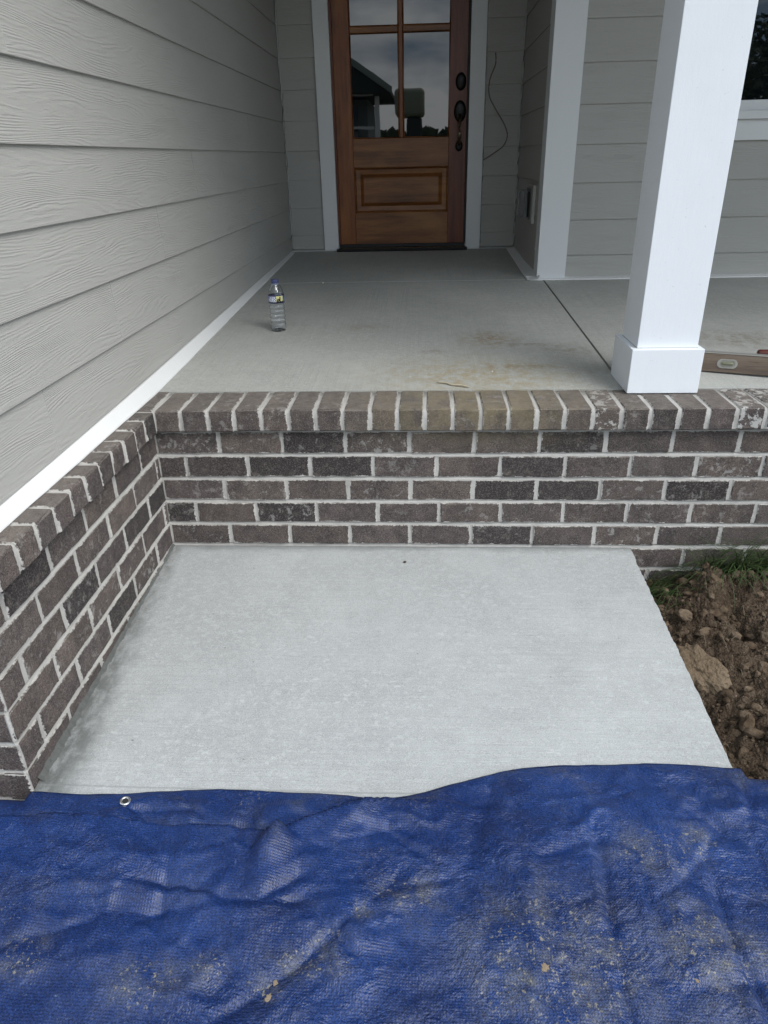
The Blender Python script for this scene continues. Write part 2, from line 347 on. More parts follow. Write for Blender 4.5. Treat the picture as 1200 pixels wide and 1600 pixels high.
def tarp_mat():
    m = M('blue_poly_tarp'); v = m.world()
    wx = m.n('ShaderNodeTexWave', wave_type='BANDS', bands_direction='X'); m.put(wx.inputs['Vector'], v); wx.inputs['Scale'].default_value = 62; wx.inputs['Distortion'].default_value = .6
    wy = m.n('ShaderNodeTexWave', wave_type='BANDS', bands_direction='Y'); m.put(wy.inputs['Vector'], v); wy.inputs['Scale'].default_value = 62; wy.inputs['Distortion'].default_value = .6
    weave = m.ma('MULTIPLY', wx.outputs[1], wy.outputs[1])
    big = m.noise(v, 3.2, 5, .6); mid = m.noise(v, 17, 6, .68); fin = m.noise(v, 130, 4, .75)
    c = m.ramp(big, (.32, (.0045, .016, .074)), (.5, (.0075, .026, .108)), (.70, (.014, .040, .148)))
    # worn, scuffed coating along crinkles
    cr_ = m.voro(m.world((1, 1, 1)), 23, 'DISTANCE_TO_EDGE'); vr = m.noise(v, 40, 5, .7, 1.2)
    sc_ = m.ma('MULTIPLY', m.ss(vr, .56, .68), m.ss(fin, .45, .62))
    c = m.mix(m.ma('MULTIPLY', sc_, .38), c, (.11, .15, .28))
    c = m.mix(m.ss(m.noise(m.world((1, 2.2, 1)), 7, 5, .65), .50, .68, 0, .55), c, (.011, .018, .055))
    c = m.mix(m.ma('MULTIPLY', m.ss(mid, .52, .72), .28), c, (.030, .042, .085))
    # dust films (grey brown), stronger to the lower left
    d1 = m.ma('MULTIPLY', m.ss(m.noise(v, 4.1, 5, .62), .52, .70), m.ss(mid, .36, .66))
    c = m.mix(m.ma('MULTIPLY', d1, .5), c, (.070, .075, .085))
    x, y, z = m.sep(v)
    def blob(bx, by, rx, ry):
        q = m.ma('ADD', m.ma('POWER', m.ma('DIVIDE', m.ma('SUBTRACT', x, bx), rx), 2.0), m.ma('POWER', m.ma('DIVIDE', m.ma('SUBTRACT', y, by), ry), 2.0))
        return m.ma('EXPONENT', m.ma('MULTIPLY', q, -1.0))
    bl = blob(.17, -1.385, .045, .035)
    for a in ((.40, -1.42, .06, .04), (.50, -1.39, .035, .03), (1.03, -1.40, .10, .06), (1.30, -1.15, .09, .05), (.68, -1.37, .07, .035), (1.19, -1.36, .05, .07), (.83, -1.24, .06, .035), (1.08, -1.36, .16, .12), (1.35, -1.34, .10, .08), (.60, -1.415, .035, .022), (.65, -1.38, .035, .020), (.70, -1.335, .030, .022), (.745, -1.285, .028, .022), (1.28, -1.14, .05, .03), (1.40, -1.12, .04, .05)):
        bl = m.ma('MAXIMUM', bl, m.ma('MULTIPLY', blob(*a), .8))
    mud = m.ma('MULTIPLY', bl, m.ss(mid, .38, .64))
    c = m.mix(m.ma('MULTIPLY', mud, .62), c, (.125, .125, .105))
    spk = m.ss(m.noise(m.world((1, 1.4, 1)), 230, 3, .7), .52, .66); tg = m.ss(m.noise(v, 380, 2, .6), .36, .64, .58, 1.42); c = m.mix(1.0, c, m.comb(tg, tg, tg), 'MULTIPLY'); c = m.mix(m.ma('MULTIPLY', spk, m.ss(mid, .35, .6, .15, .45)), c, (.045, .085, .26))
    # flecks of dried mud
    fl = m.ma('MULTIPLY', m.ss(m.noise(v, 120, 5, .75), .565, .64), m.ma('MAXIMUM', m.ss(bl, .12, .6), m.ss(m.noise(v, 5.5, 3), .60, .72, 0, .8)))
    c = m.mix(m.ma('MULTIPLY', fl, .58), c, (.34, .31, .21))
    dot = m.ma('MULTIPLY', m.ss(m.noise(v, 210, 3, .6), .66, .72), m.ss(m.noise(v, 6, 3), .42, .6))
    c = m.mix(m.ma('MULTIPLY', dot, .5), c, (.22, .26, .32))
    cw = m.noise(v, 34, 4, .6, 1.5)
    cm = m.ss(m.noise(v, 4.3, 3, .55), .42, .60, .12, 1.0)
    rd = m.ma('ABSOLUTE', m.ma('SUBTRACT', m.noise(m.world(), 13, 5, .62, .9), .5)); rd2 = m.ma('ABSOLUTE', m.ma('SUBTRACT', m.noise(m.world((1, 1.3, 1)), 44, 4, .6, .6), .5))
    n = m.bump(m.ma('MULTIPLY', rd, cm), .021, .7); n = m.bump(m.ma('MULTIPLY', rd2, cm), .0055, .7, n); n = m.bump(weave, .0006, .6, n)
    return m.done(c, m.ss(mid, .3, .7, .32, .50), n, .40)

MAT = dict(
    siding=siding_mat(), trim=white_mat('white_trim_paint', (.70, .715, .725)), column=white_mat('white_column_paint', (.775, .805, .845), .45, .0016),
    flash=white_mat('white_flashing', (.74, .745, .74), .4, .0003, 'y'), brick=brick_mat(), mortar=mortar_mat(),
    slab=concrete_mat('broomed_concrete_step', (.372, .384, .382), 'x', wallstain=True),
    porch=concrete_mat('broomed_concrete_porch', (.375, .378, .355), 'y', stains=[
        (1.12, .80, .10, .10, 1.0, (.26, .19, .11)), (1.05, .32, .34, .20, .95, (.30, .245, .14)), (1.42, .62, .10, .07, .55, (.17, .14, .10)),
        (.60, 1.0, .09, .05, .5, (.22, .17, .11)), (1.28, .70, .12, .05, .6, (.17, .14, .10)), (1.2, .42, .12, .04, .6, (.22, .17, .1)), (2.1, .75, .2, .12, .6, (.16, .12, .08)), (.9, .62, .06, .03, .5, (.16, .13, .10))]),
    soil=soil_mat(), tarp=tarp_mat(),
    door_v=wood_mat('stained_door_wood_upright', 'z', ((.095, .026, .006), (.210, .063, .014), (.29, .098, .023), (.35, .135, .035))),
    door_r=wood_mat('stained_door_wood_red', 'z', ((.085, .018, .008), (.145, .036, .014), (.20, .055, .022), (.16, .045, .02))),
    door_h=wood_mat('stained_door_wood_level', 'x', ((.105, .036, .010), (.225, .083, .023), (.31, .132, .038), (.37, .17, .053))),
    glass=glass_mirror('dark_window_glass'), black=plain('black_metal', (.012, .011, .011), .35, .6),
    bronze=plain('worn_bronze', (.10, .075, .05), .3, .8), caulk=plain('pale_caulk', (.42, .43, .41), .7),
    cable=plain('brown_cable', (.17, .15, .12), .7), rubber=plain('black_rubber', (.015, .015, .016), .6),
)

FZ0, FS = -.02, .039
def floor_z(y): return FZ0 + FS*(y-.17)

# ================================================================ GROUND
gx, gy = np.meshgrid(np.linspace(-60, 60, 61), np.linspace(-90, 60, 76))
gz = np.full(gx.shape, -.74)
soil_far = M('bare_lot_soil'); vv = soil_far.world(); soil_far = soil_far.done(soil_far.mix(soil_far.noise(vv, .5, 6, .6), (.17, .13, .095), (.13, .14, .07)), .95, soil_far.bump(soil_far.noise(vv, 6, 6), .05), .2)
link('ground', grid_mesh('ground', gx, gy, gz), soil_far, kind='structure')

# porch floor: three concrete panels, sloping gently out
def sheet_box(name, x0, x1, y0, y1, zf, thick, mat, nx=2, ny=2, wob=0.0, seed=0):
    xs = np.linspace(x0, x1, nx); ys = np.linspace(y0, y1, ny); X, Y = np.meshgrid(xs, ys); Z = zf(X, Y)
    if wob:
        edge = (X == xs[-1]); X = X + edge*wob*fbm(Y*18+seed, Y*0+3.3, 4, .6)
        edge = (Y == ys[0]); Y = Y + edge*wob*.7*fbm(X*14+seed, X*0+1.3, 4, .6)
    me = grid_mesh(name, X, Y, Z, smooth=False)
    bm = bmesh.new(); bm.from_mesh(me); be = [e for e in bm.edges if e.is_boundary]
    r = bmesh.ops.extrude_edge_only(bm, edges=be)
    for v in [g for g in r['geom'] if isinstance(g, bmesh.types.BMVert)]: v.co.z -= thick
    if wob:
        bmesh.ops.bevel(bm, geom=be, offset=.003, segments=1, affect='EDGES')
    bmesh.ops.recalc_face_normals(bm, faces=bm.faces); bm.to_mesh(me); bm.free()
    return link(name, me, mat, kind='structure')
pz = lambda X, Y: FZ0 + FS*(Y-.17)
box('slab_subgrade', (-.02, 6.0, .165, 3.12, -.5, -.052), MAT['rubber'], kind='structure', bev=0)
sheet_box('porch_floor', -.07, 1.510, .172, 1.997, pz, .06, MAT['porch'], bev if False else 2, 2)
sheet_box('porch_floor', -.07, 1.510, 2.002, 3.12, pz, .06, MAT['porch'])
sheet_box('porch_floor', 1.519, 5.6, .172, 2.06, pz, .06, MAT['porch'])
sheet_box('joint_filler', -.02, 1.425, 1.9975, 2.0015, lambda X, Y: FZ0 + FS*(Y-.17) + .0008, .01, MAT['caulk'])
# lower step slab, draining away from the house
SL = .0541
slab_z = lambda X, Y: -.513 + SL*Y
sheet_box('concrete_slab', -.001, 1.549, -1.030, -.0005, slab_z, .12, MAT['slab'], 140, 90, wob=.0035)
# slurry fillet along the left brickwork
bm = bmesh.new(); N = 500; rows = []
fy = np.linspace(0, 1, 501); fa = fbm(fy*60, fy*0+2.2, 5, .65); fb = fbm(fy*45, fy*0+7.2, 5, .65)
for i in range(N+1):
    y = -.99*i/N; z = slab_z(0, y); a = max(.002, .006 + .008*(i/N)**2 + .008*fa[i]); b = max(.002, .007 + .010*(i/N)**3 + .008*fb[i])
    rows.append([bm.verts.new((-.002, y, z+b)), bm.verts.new((a*.35, y, z+b*.45)), bm.verts.new((a, y, z-.001))])
for q, s in zip(rows, rows[1:]):
    for k in range(2): bm.faces.new((q[k], q[k+1], s[k+1], s[k]))
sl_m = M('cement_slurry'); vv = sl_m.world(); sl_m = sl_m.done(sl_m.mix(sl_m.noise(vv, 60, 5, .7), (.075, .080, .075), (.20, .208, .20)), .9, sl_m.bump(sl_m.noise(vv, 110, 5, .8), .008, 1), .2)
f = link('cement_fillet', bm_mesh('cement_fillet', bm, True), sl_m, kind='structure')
# footing left of the brick corner
sheet_box('footing', -.9, -.003, -1.40, -1.018, lambda X, Y: -.590 + 0*X + .004*np.sin(X*30), .14, sl_m, 60, 12, wob=.01)

# ================================================================ BRICKWORK
L, HC, CAPB, J = .2032, .0826, .0965, .0095
def stretcher(length, seed):
    """front face outline ragged and chamfered, face at y=0, body behind"""
    rnd = random.Random(seed); hx, hz = length/2, (HC-J)/2
    nl = max(3, int(length/.025)); pts = []
    for i in range(nl): pts.append([-hx + 2*hx*i/nl, -hz])
    pts.append([hx, -hz]); pts.append([hx, 0]); pts.append([hx, hz])
    for i in range(1, nl): pts.append([hx - 2*hx*i/nl, hz])
    pts.append([-hx, hz]); pts.append([-hx, 0])
    v = []; n = len(pts)
    for p in pts:
        j = rnd.uniform(-.0014, .0014); k = rnd.uniform(-.0014, .0014); p[0] += j; p[1] += k
    for p in pts:
        s = rnd.uniform(.0025, .0045); v.append((p[0]-math.copysign(s, p[0]) if abs(abs(p[0])-hx) < .003 else p[0], rnd.uniform(-.0006, .0006), p[1]-math.copysign(s, p[1]) if abs(p[1]) > .01 else p[1]))
    for p in pts: v.append((p[0], .0045, p[1]))
    for p in pts: v.append((p[0], .05, p[1]))
    f = [tuple(range(n))] + [(i, n+i, n+(i+1) % n, (i+1) % n) for i in range(n)] + [(n+i, 2*n+i, 2*n+(i+1) % n, n+(i+1) % n) for i in range(n)]
    bm = bmesh.new(); vs = [bm.verts.new(p) for p in v]
    for q in f: bm.faces.new([vs[i] for i in q])
    me = bm_mesh('brick', bm); me.materials.append(MAT['brick']); return me
_sm = {}
def smesh(length, var):
    key = (round(length, 3), var)
    if key not in _sm: _sm[key] = stretcher(length, hash(key) & 0xffff)
    return _sm[key]
def add_brick(par, me, loc, rz, hx, hz, bloom=0.0, tilt=(0, 0, 0)):
    o = link('brick', me, None, par, loc, (tilt[0], tilt[1], rz+tilt[2])); o['hx'] = hx; o['hz'] = hz; o['bloom'] = bloom; return o
def course(par, k, joints, rz, org, ztop=-CAPB, wob=random):
    """joints: sorted positions of joint centres along the wall direction (incl. both ends)"""
    z = ztop - (k+.5)*HC; d = Vector((math.cos(rz), math.sin(rz), 0)); nrm = Vector((math.sin(rz), -math.cos(rz), 0))
    for a, b in zip(joints, joints[1:]):
        ln = b-a-J
        if ln < .02: continue
        ln = round(ln*200)/200
        p = Vector(org) + d*((a+b)/2 + wob.uniform(-.0008, .0008)) + nrm*wob.uniform(-.0015, .0015)
        add_brick(par, smesh(ln, wob.randrange(5)), (p.x, p.y, z + wob.uniform(-.0012, .0012)), rz, ln/2, (HC-J)/2,
                  wob.choice([0, 0, 0, 0, 0, .25, .5]), (wob.uniform(-.004, .004), wob.uniform(-.006, .006), wob.uniform(-.006, .006)))
def rowlock_mesh(wd, dp, ht, seed):
    rnd = random.Random(seed); bm = box_bm(-wd/2, wd/2, 0, dp, -ht, 0, bev=.0042, seg=1)
    for v in bm.verts: v.co += Vector((rnd.uniform(-.0012, .0012), rnd.uniform(-.0012, .0012), rnd.uniform(-.0012, .0012)))
    me = bm_mesh('brick', bm); me.materials.append(MAT['brick']); return me
CT, CH, CD = -.020, .071, .194
ROW = [rowlock_mesh(.0752, CD, CH, s) for s in range(7)]
def rowlock(par, s0, pitch, n, rz, org, bl=None):
    d = Vector((math.cos(rz), math.sin(rz), 0))
    for i in range(n):
        p = Vector(org) + d*(s0 + (i+.5)*pitch)
        o = add_brick(par, ROW[random.randrange(7)], (p.x+random.uniform(-.001, .001), p.y+random.uniform(-.002, .002), CT + random.uniform(-.0015, .0012)),
                  rz, .0376, .5, bl(i) if bl else 0, (random.uniform(-.004, .004), random.uniform(-.010, .010), random.uniform(-.012, .012)))
def mortar_sheet(a0, a1, z0, z1, rz, org, off, step=.006):
    us = np.arange(a0, a1+step, step); zs = np.arange(z0, z1+.0024, .0024); Uu, Zz = np.meshgrid(us, zs)
    dd = off + .0012*fbm(Uu*60, Zz*60, 3, .6) + .0012*fbm(Uu*9+5, Zz*9, 3)
    ph = ((Zz + CAPB + HC/2) % HC) - HC/2; inj = np.abs(ph) < J*.62
    dd = dd + np.where(inj, .0045*np.clip(ph/J + .35, -.3, 1), .0)
    X = org[0] + Uu*math.cos(rz) - dd*math.sin(rz); Y = org[1] + Uu*math.sin(rz) + dd*math.cos(rz)
    return grid_mesh('mortar', X, Y, Zz)

# ---- front wall under the porch edge
XE = 3.6
fw = thing('brick_wall', 'brown brick wall below the porch edge, facing the concrete slab', 'wall', (1.0, 0, -.6))
def P(par, o):   # keep world placement when parenting to a moved empty
    o.parent = par; o.location = Vector(o.location) - Vector(par.location); return o
class Par:       # parent helper: builds in world coordinates, then parents
    def __init__(s, par): s.par = par; s.n0 = set(C.objects)
    def close(s):
        for o in list(C.objects):
            if o not in s.n0 and o.parent is None and o is not s.par:
                o.parent = s.par; o.location = Vector(o.location) - Vector(s.par.location)
pp = Par(fw)
X1, X3 = .2064, .1975
for k in range(8):
    off = (.2064, .0885, .1975+.010, .0985, .2064, .100, .196, .100)[k]
    js = [-.0045 if k % 2 == 0 else -.0045]
    x = off
    while x < XE: js.append(x); x += L
    course(None, k, js, 0, (0, 0, 0))
m0 = link('mortar', mortar_sheet(-.02, XE, -.78, -.085, 0, (0, 0, 0), .0028), MAT['mortar'])
def fbloom(i):
    x = .0207 + i*.0848
    if 1.76 < x < 1.96: return 1.0
    if 1.30 < x < 1.46: return .8
    if .30 < x < .42: return .45
    return random.choice([0, 0, .1, .25, .4])
rowlock(None, .0165-.0848, .0848, int((XE-.02)/.0848)+1, 0, (0, -.025, 0), lambda i: fbloom(i-1))
# mortar body between the rowlock bricks: slightly low on top, slightly back at the front
bmm = bmesh.new(); 
us = np.arange(-.075, XE, .006); prof = [(-.0205, -.088), (-.0222, -.055), (-.0212, -.028), (-.016, -.0252), (.02, -.0242), (.09, -.0245), (.168, -.0245), (.17, -.05)]
U2, K2 = np.meshgrid(us, np.arange(len(prof))); pr = np.array(prof)
Y2_ = pr[K2, 0] + .0010*fbm(U2*70, K2*.9, 3); Z2_ = pr[K2, 1] + .0011*fbm(U2*70+9, K2*1.1, 3)
link('mortar', grid_mesh('mortar', U2, Y2_, Z2_), MAT['mortar'])
pp.close()

# ---- left wall, its end corner and return
lw = thing('brick_wall', 'low brown brick wall under the left siding, meeting the slab side', 'wall', (0, -.5, -.6))
pp = Par(lw)
LL = .196; YC = -1.018
for k in range(8):
    js = []; y = YC + (.0 if k % 2 == 0 else 0)
    # odd/even courses: header then stretchers, or a stretcher at the corner
    js.append(YC-.004); y = YC + (.0925 if k % 2 == 0 else .203)
    while y < -.02: js.append(y); y += LL
    js.append(.0045)
    course(None, k, js, math.pi/2, (0, 0, 0))
    jr = [.004]; x = -(.203 if k % 2 == 0 else .0925); xs = [x]
    while x > -1.6: x -= L; xs.append(x)
    course(None, k, sorted(xs+[.0045]), 0, (0, YC, 0))
link('mortar', mortar_sheet(YC, .02, -.78, -.085, math.pi/2, (0, 0, 0), .0028), MAT['mortar'])
link('mortar', mortar_sheet(-1.9, -.002, -.78, -.085, 0, (0, YC, 0), .0028), MAT['mortar'])
# caps: bricks run back under the siding
n_l = 12; pit = (abs(YC)-.012)/n_l
for i in range(n_l):
    y = YC - .022 + .5*pit + i*pit
    add_brick(None, ROW[random.randrange(7)], (.025+random.uniform(-.002, .002), y, CT+random.uniform(-.0012, .001)), math.pi/2, .0376, .5,
              random.choice([0, 0, .2, .4]), (random.uniform(-.01, .01), random.uniform(-.01, .01), random.uniform(-.015, .015)))
for i in range(14):
    add_brick(None, ROW[random.randrange(7)], (-.19 - i*.0848, YC-.025, CT), 0, .0376, .5, 0, (0, 0, random.uniform(-.01, .01)))
Yl, K3 = np.meshgrid(np.arange(YC-.02, -.022, .006), np.arange(len(prof)))
link('mortar', grid_mesh('mortar', -(pr[K3, 0]) + .0010*fbm(Yl*70, K3*.9, 3), Yl, pr[K3, 1] + .0011*fbm(Yl*70+9, K3*1.1, 3)), MAT['mortar'])
link('mortar', grid_mesh('mortar', -(np.abs(U2))-.15, Y2_+YC, Z2_), MAT['mortar']) if False else None
pp.close()

# ================================================================ SIDING WALLS
def board(par, x0, x1, z0, z1, tr, name='siding_board', prot=.0105, z0b=None, mat='siding'):
    """lap board local: length x, height z, front toward -y. tr: 4x4 placing it. Bottom stands prot proud."""
    zb0, zb1 = (z0, z0) if z0b is None else z0b
    top = z1 + .012; t = .0075
    v = [(x0, -prot, zb0), (x1, -prot, zb1), (x1, -prot+.0005, zb1-.0015+.003), (x0, -prot+.0005, zb0+.0015)]
    prof = lambda zb: [(-prot+.0012, zb), (-prot, zb+.0015), (-.0022, top), (.004, top), (-prot+t, zb)]
    A = [(x0, y, z) for y, z in prof(zb0)]; B = [(x1, y, z) for y, z in prof(zb1)]; n = 5
    bm = bmesh.new(); vs = [bm.verts.new(p) for p in A+B]
    for q in [tuple(range(n)), tuple(range(2*n-1, n-1, -1))] + [(i, n+i, n+(i+1) % n, (i+1) % n) for i in range(n)]: bm.faces.new([vs[i] for i in q])
    me = bm_mesh(name, bm)
    o = link(name, me, MAT[mat]); o.matrix_world = tr
    return o
def Rz(a, loc): return Matrix.Translation(loc) @ Matrix.Rotation(a, 4, 'Z')

# ---- long left wall (faces +x): local x -> world y
XS = -.066
lt = Rz(math.pi/2, (XS, 0, 0))
ls = thing('siding_wall', 'long grey-beige wood-grain lap siding wall filling the left side', 'wall', (XS, 1, .02))
pp = Par(ls)
laps = [.187 + .1755*k for k in range(24)]  # upper courses are out of view, added to block sky from the left
jl = {0: -.478, 1: .022, 2: .513, 3: 1.010, 4: 2.1, 5: -.3, 6: 1.4, 7: .5, 8: 2.2, 9: -.2, 10: 1.2}
ft = lambda y: .022 + (.025*y if y > 0 else .012*y)
def lboards(z0, z1, j, z0b=None):
    e0, e1 = -1.02, 3.118
    if z0b:
        board(None, e0, j-.0008, 0, z1, lt, z0b=(ft(e0), ft(j))) ; board(None, j+.0008, e1, 0, z1, lt, z0b=(ft(j), ft(e1)))
    else:
        board(None, e0, j-.0008, z0, z1, lt); board(None, j+.0008, e1, z0, z1, lt)
    board(None, j-.0011, j+.0011, ft(j) if z0b else z0, z1-.012, lt, 'joint_caulk', .0108, mat='caulk')
lboards(0, laps[0], -.478, True)
for k, z in enumerate(laps[:-1]): lboards(z, laps[k+1], jl.get(k+1, .3+.37*(k % 7)))
box('sheathing', (XS-3.2, XS-.0041, -1.02, 3.12, -.02, 4.25), MAT['caulk'])  # unseen house mass, made deep and tall to block low sky at left
box('corner_board', (XS-.02, XS+.016, -1.045, -1.0215, .0, 4.2), MAT['trim'])
box('corner_board', (XS-.12, XS-.0205, -1.045, -1.0215, .0, 4.2), MAT['trim'])
for k in range(24):   # return face seen only from aside
    board(None, -3.2, -.19, .02+.1755*k, .02+.1755*(k+1), Matrix.Translation((0, -1.03, 0)))
pp.close()
# sloped white flashing along its foot
bm = bmesh.new(); rows = []
for i in range(60):
    y = -1.04 + (3.05+1.04)*i/59; fz = max(floor_z(y), -.0195) if y > .15 else -.0195
    zt = ft(y)
    w_ = .0008*math.sin(i*.9) + .0006*math.sin(i*2.3)
    pr_ = [(XS-.006, zt+.012), (XS-.001+.002, zt+.001), (XS+.010, max(zt-.004, fz+.007)), (-.030+w_, fz+.0045+w_*.5), (-.029+w_, fz+.0005)]
    rows.append([bm.verts.new((a, y, b)) for a, b in pr_])
for q, s in zip(rows, rows[1:]):
    for k in range(4): bm.faces.new((q[k], q[k+1], s[k+1], s[k]))
fl = link('flashing', bm_mesh('flashing', bm), MAT['flash'], ls); fl.location = -Vector(ls.location)

# ---- back wall (faces -y)
YB = 3.128
bw = thing('siding_wall', 'narrow strips of grey-beige lap siding on both sides of the wooden door', 'wall', (.7, YB, .1))
pp = Par(bw)
bt = Matrix.Translation((0, YB, 0)); AX = 1.487
blaps = [.198 + .1737*k for k in range(16)]
DX0, DX1 = .175, 1.242       # outer edges of the casing
for (a, b) in ((XS+.004, DX0-.0015), (DX1+.0015, AX-.004)):
    board(None, a, b, .107, blaps[0], bt)
    for k, z in enumerate(blaps[:-1]): board(None, a, b, z, blaps[k+1], bt)
for (a, b) in ((DX0, .272), (1.146, DX1)):
    box('door_casing', (a, b, YB-.026, YB+.01, .1005, 2.35), MAT['trim'])
box('door_casing', (DX0, DX1, YB-.026, YB+.01, 2.3505, 2.47), MAT['trim'])
for a, b in ((XS-.02, .2725), (1.1455, AX+.02)): box('sheathing', (a, b, YB+.0105, YB+.10, -.02, 2.85), MAT['caulk'])
box('sheathing', (.273, 1.145, YB+.0105, YB+.10, 2.3505, 2.85), MAT['caulk'])
for a, b in ((XS+.006, .272), (1.146, AX-.006)): box('base_trim', (a, b, YB-.030, YB-.0265 if False else YB-.012, floor_z(YB)+.0005, .1), MAT['flash'], bev=.0005)
def bead(x, y, z0, z1, r=.0055):
    pts = [(x + random.uniform(-.002, .002), y + random.uniform(-.0015, .0015), z0+(z1-z0)*i/70) for i in range(71)]
    return link('caulk_bead', bm_mesh('caulk_bead', tube_bm(pts, [r*random.uniform(.75, 1.3) for _ in pts], 6), True), MAT['caulk'])
bead(XS+.016, YB-.014, .1, 2.8); bead(AX-.012, YB-.014, .1, 2.8)
for x in (DX0-.0035, DX1+.0035): bead(x, YB-.009, .105, 2.4, .0028)
pp.close()

# ---- alcove side wall (faces -x): local x -> world -y
YW = 2.03
aw = thing('siding_wall', 'short dark siding wall in the recess right of the door, holding an outlet', 'wall', (AX, 2.6, .07))
pp = Par(aw)
at_ = Rz(-math.pi/2, (AX, 0, 0))
for k in range(-1, 15):
    z0 = .187+.1755*k if k >= 0 else .085; board(None, -3.118, -(YW+.1), z0, .187+.1755*(k+1), at_)
box('sheathing', (AX+.0042, AX+.02, YW+.03, YB, -.02, 2.85), MAT['caulk'])
bm = bmesh.new(); rows = []
for i in range(20):
    y = 1.953 + (3.09-1.953)*i/19; f0 = floor_z(y); i0 = .012
    rows.append([bm.verts.new(p) for p in ((AX+.004 if y > YW else AX+.004, y, f0+.026), (AX-.010, y, f0+.0135), (AX-.062, y, f0+.0045), (AX-.063, y, f0+.0005))])
for q, s in zip(rows, rows[1:]):
    for k in range(3): bm.faces.new((q[k], q[k+1], s[k+1], s[k]))
link('flashing', bm_mesh('flashing', bm), MAT['flash'])
pp.close()

# ---- house front wall right of the recess (faces -y)
hw = thing('siding_wall', 'grey-beige lap siding house front behind the white column, with a window', 'wall', (2.6, YW, .05))
pp = Par(hw)
ht_ = Matrix.Translation((0, YW, 0)); hl = [.172 + .1783*k for k in range(16)]
WX0, WZ0 = 2.34, .708
board(None, 1.634, 5.6, .048, hl[0], ht_)
for k, z in enumerate(hl[:-1]):
    zt = hl[k+1]
    if z < .6: board(None, 1.634, 5.6, z, min(zt, 3), ht_)
    elif z < 2.3: board(None, 1.634, WX0-.0015, z, zt, ht_); board(None, 3.5615, 5.6, z, zt, ht_)
    else: board(None, 1.634, 5.6, z, zt, ht_)
box('corner_board', (AX-.008, 1.632, YW-.032, YW+.006, .052, 2.85), MAT['trim'], bev=.0015)
box('corner_board', (AX-.008, AX+.012, YW+.0065, YW+.098, .064, 2.85), MAT['trim'], bev=.0015)
for b in ((1.60, WX0, -.02, 2.85), (3.56, 5.6, -.02, 2.85), (WX0, 3.56, -.02, .70), (WX0, 3.56, 2.3, 2.85)): box('sheathing', (b[0], b[1], YW+.0066, YW+.08, b[2], b[3]), MAT['caulk'], bev=0)
prism('flashing', [(YW+.004, .064), (YW-.012, .0655-.006), (YW-.062, floor_z(YW-.06)+.0055), (YW-.063, floor_z(YW-.06)+.0008), (YW+.004, floor_z(YW-.06)+.0008)], 'x', AX-.062, 5.6, MAT['flash'])
# window
wd = box('window', (WX0+.05, 3.51, YW-.026, YW+.03, 2.2, 2.3), MAT['trim'])
pp2 = Par(wd)
box('sill_apron', (WX0, 3.56, YW-.024, YW+.006, WZ0, .800), MAT['trim'])
box('sill', (WX0-.004, 3.564, YW-.050, YW+.006, .8005, .838), MAT['trim'], bev=.002)
box('sash_rail', (WX0+.05, 3.51, YW-.022, YW+.03, .8385, .884), MAT['trim'], bev=.002)
box('pane', (WX0+.05, 3.51, YW+.004, YW+.010, .884, 2.2), MAT['glass'], bev=0)
for a, b in ((WX0, WX0+.0495), (3.5105, 3.56)): box('frame', (a, b, YW-.026, YW+.03, .8385, 2.3), MAT['trim'])
box('backing', (WX0, 3.56, YW+.05, YW+.055, .7, 2.3), MAT['rubber'], bev=0)
pp2.close()
pp.close()

# ================================================================ DOOR
dt = thing('front_door', 'stained brown wood front door with glass panes and dark handle set', 'door', (.71, YB+.02, .1))
pp = Par(dt)
YD = YB+.012     # door face
D0, D1 = .2735, 1.1445
box('stile', (D0+.014, .393, YD, YD+.045, .134, 2.18), MAT['door_v'], bev=.0015)
box('stile', (1.022, D1-.012, YD, YD+.045, .134, 2.18), MAT['door_r'], bev=.0015)
box('rail', (.3935, 1.0215, YD+.0005, YD+.044, .134, .333), MAT['door_h'], bev=.0012)
box('rail', (.3935, 1.0215, YD+.0005, YD+.044, .612, .782), MAT['door_h'], bev=.0012)
box('rail', (.3935, 1.0215, YD+.0005, YD+.044, 2.05, 2.18), MAT['door_h'], bev=.0012)
# raised bottom panel with moulded slope
def panel(x0, x1, z0, z1):
    lv = [(0, .001), (.006, .006), (.012, .020), (.040, .022), (.058, .006), (.064, .003)]
    bm = bmesh.new(); rings = []
    for d, y in lv: rings.append([bm.verts.new((a, YD+y, b)) for a, b in ((x0+d, z0+d), (x1-d, z0+d), (x1-d, z1-d), (x0+d, z1-d))])
    for q, s in zip(rings, rings[1:]):
        for k in range(4): bm.faces.new((q[k], q[(k+1) % 4], s[(k+1) % 4], s[k]))
    bm.faces.new(rings[-1]); return link('panel', bm_mesh('panel', bm), MAT['door_h'])
panel(.394, 1.021, .3335, .6115)
# glazing: 2 columns of panes, muntins
mz = [(1.362, 1.398), (1.83, 1.86)]
zr = [(.7835, 1.362), (1.398, 1.83), (1.86, 2.05)]
box('muntin', (.6985, .7265, YD+.003, YD+.035, .7825, 2.0495), MAT['door_v'], bev=.005, seg=2)
for a, b in mz:
    for x0, x1 in ((.394, .698), (.727, 1.021)): box('muntin', (x0, x1, YD+.004, YD+.034, a, b), MAT['door_h'], bev=.005, seg=2)
for z0, z1 in zr:
    for x0, x1 in ((.394, .698), (.727, 1.021)):
        o = box('pane', (x0, x1, YD+.022, YD+.027, z0, z1), MAT['glass'], bev=0)
        t = tube_bm([(x0+.003, YD+.019, z0+.003), (x0+.003, YD+.019, z1-.003), (x1-.003, YD+.019, z1-.003), (x1-.003, YD+.019, z0+.003), (x0+.003, YD+.019, z0+.003)], .004, 6)
        link('glazing_bead', bm_mesh('glazing_bead', t), MAT['door_v'])
box('backing', (D0, D1, YD+.06, YD+.065, .134, 2.2), MAT['rubber'], bev=0)
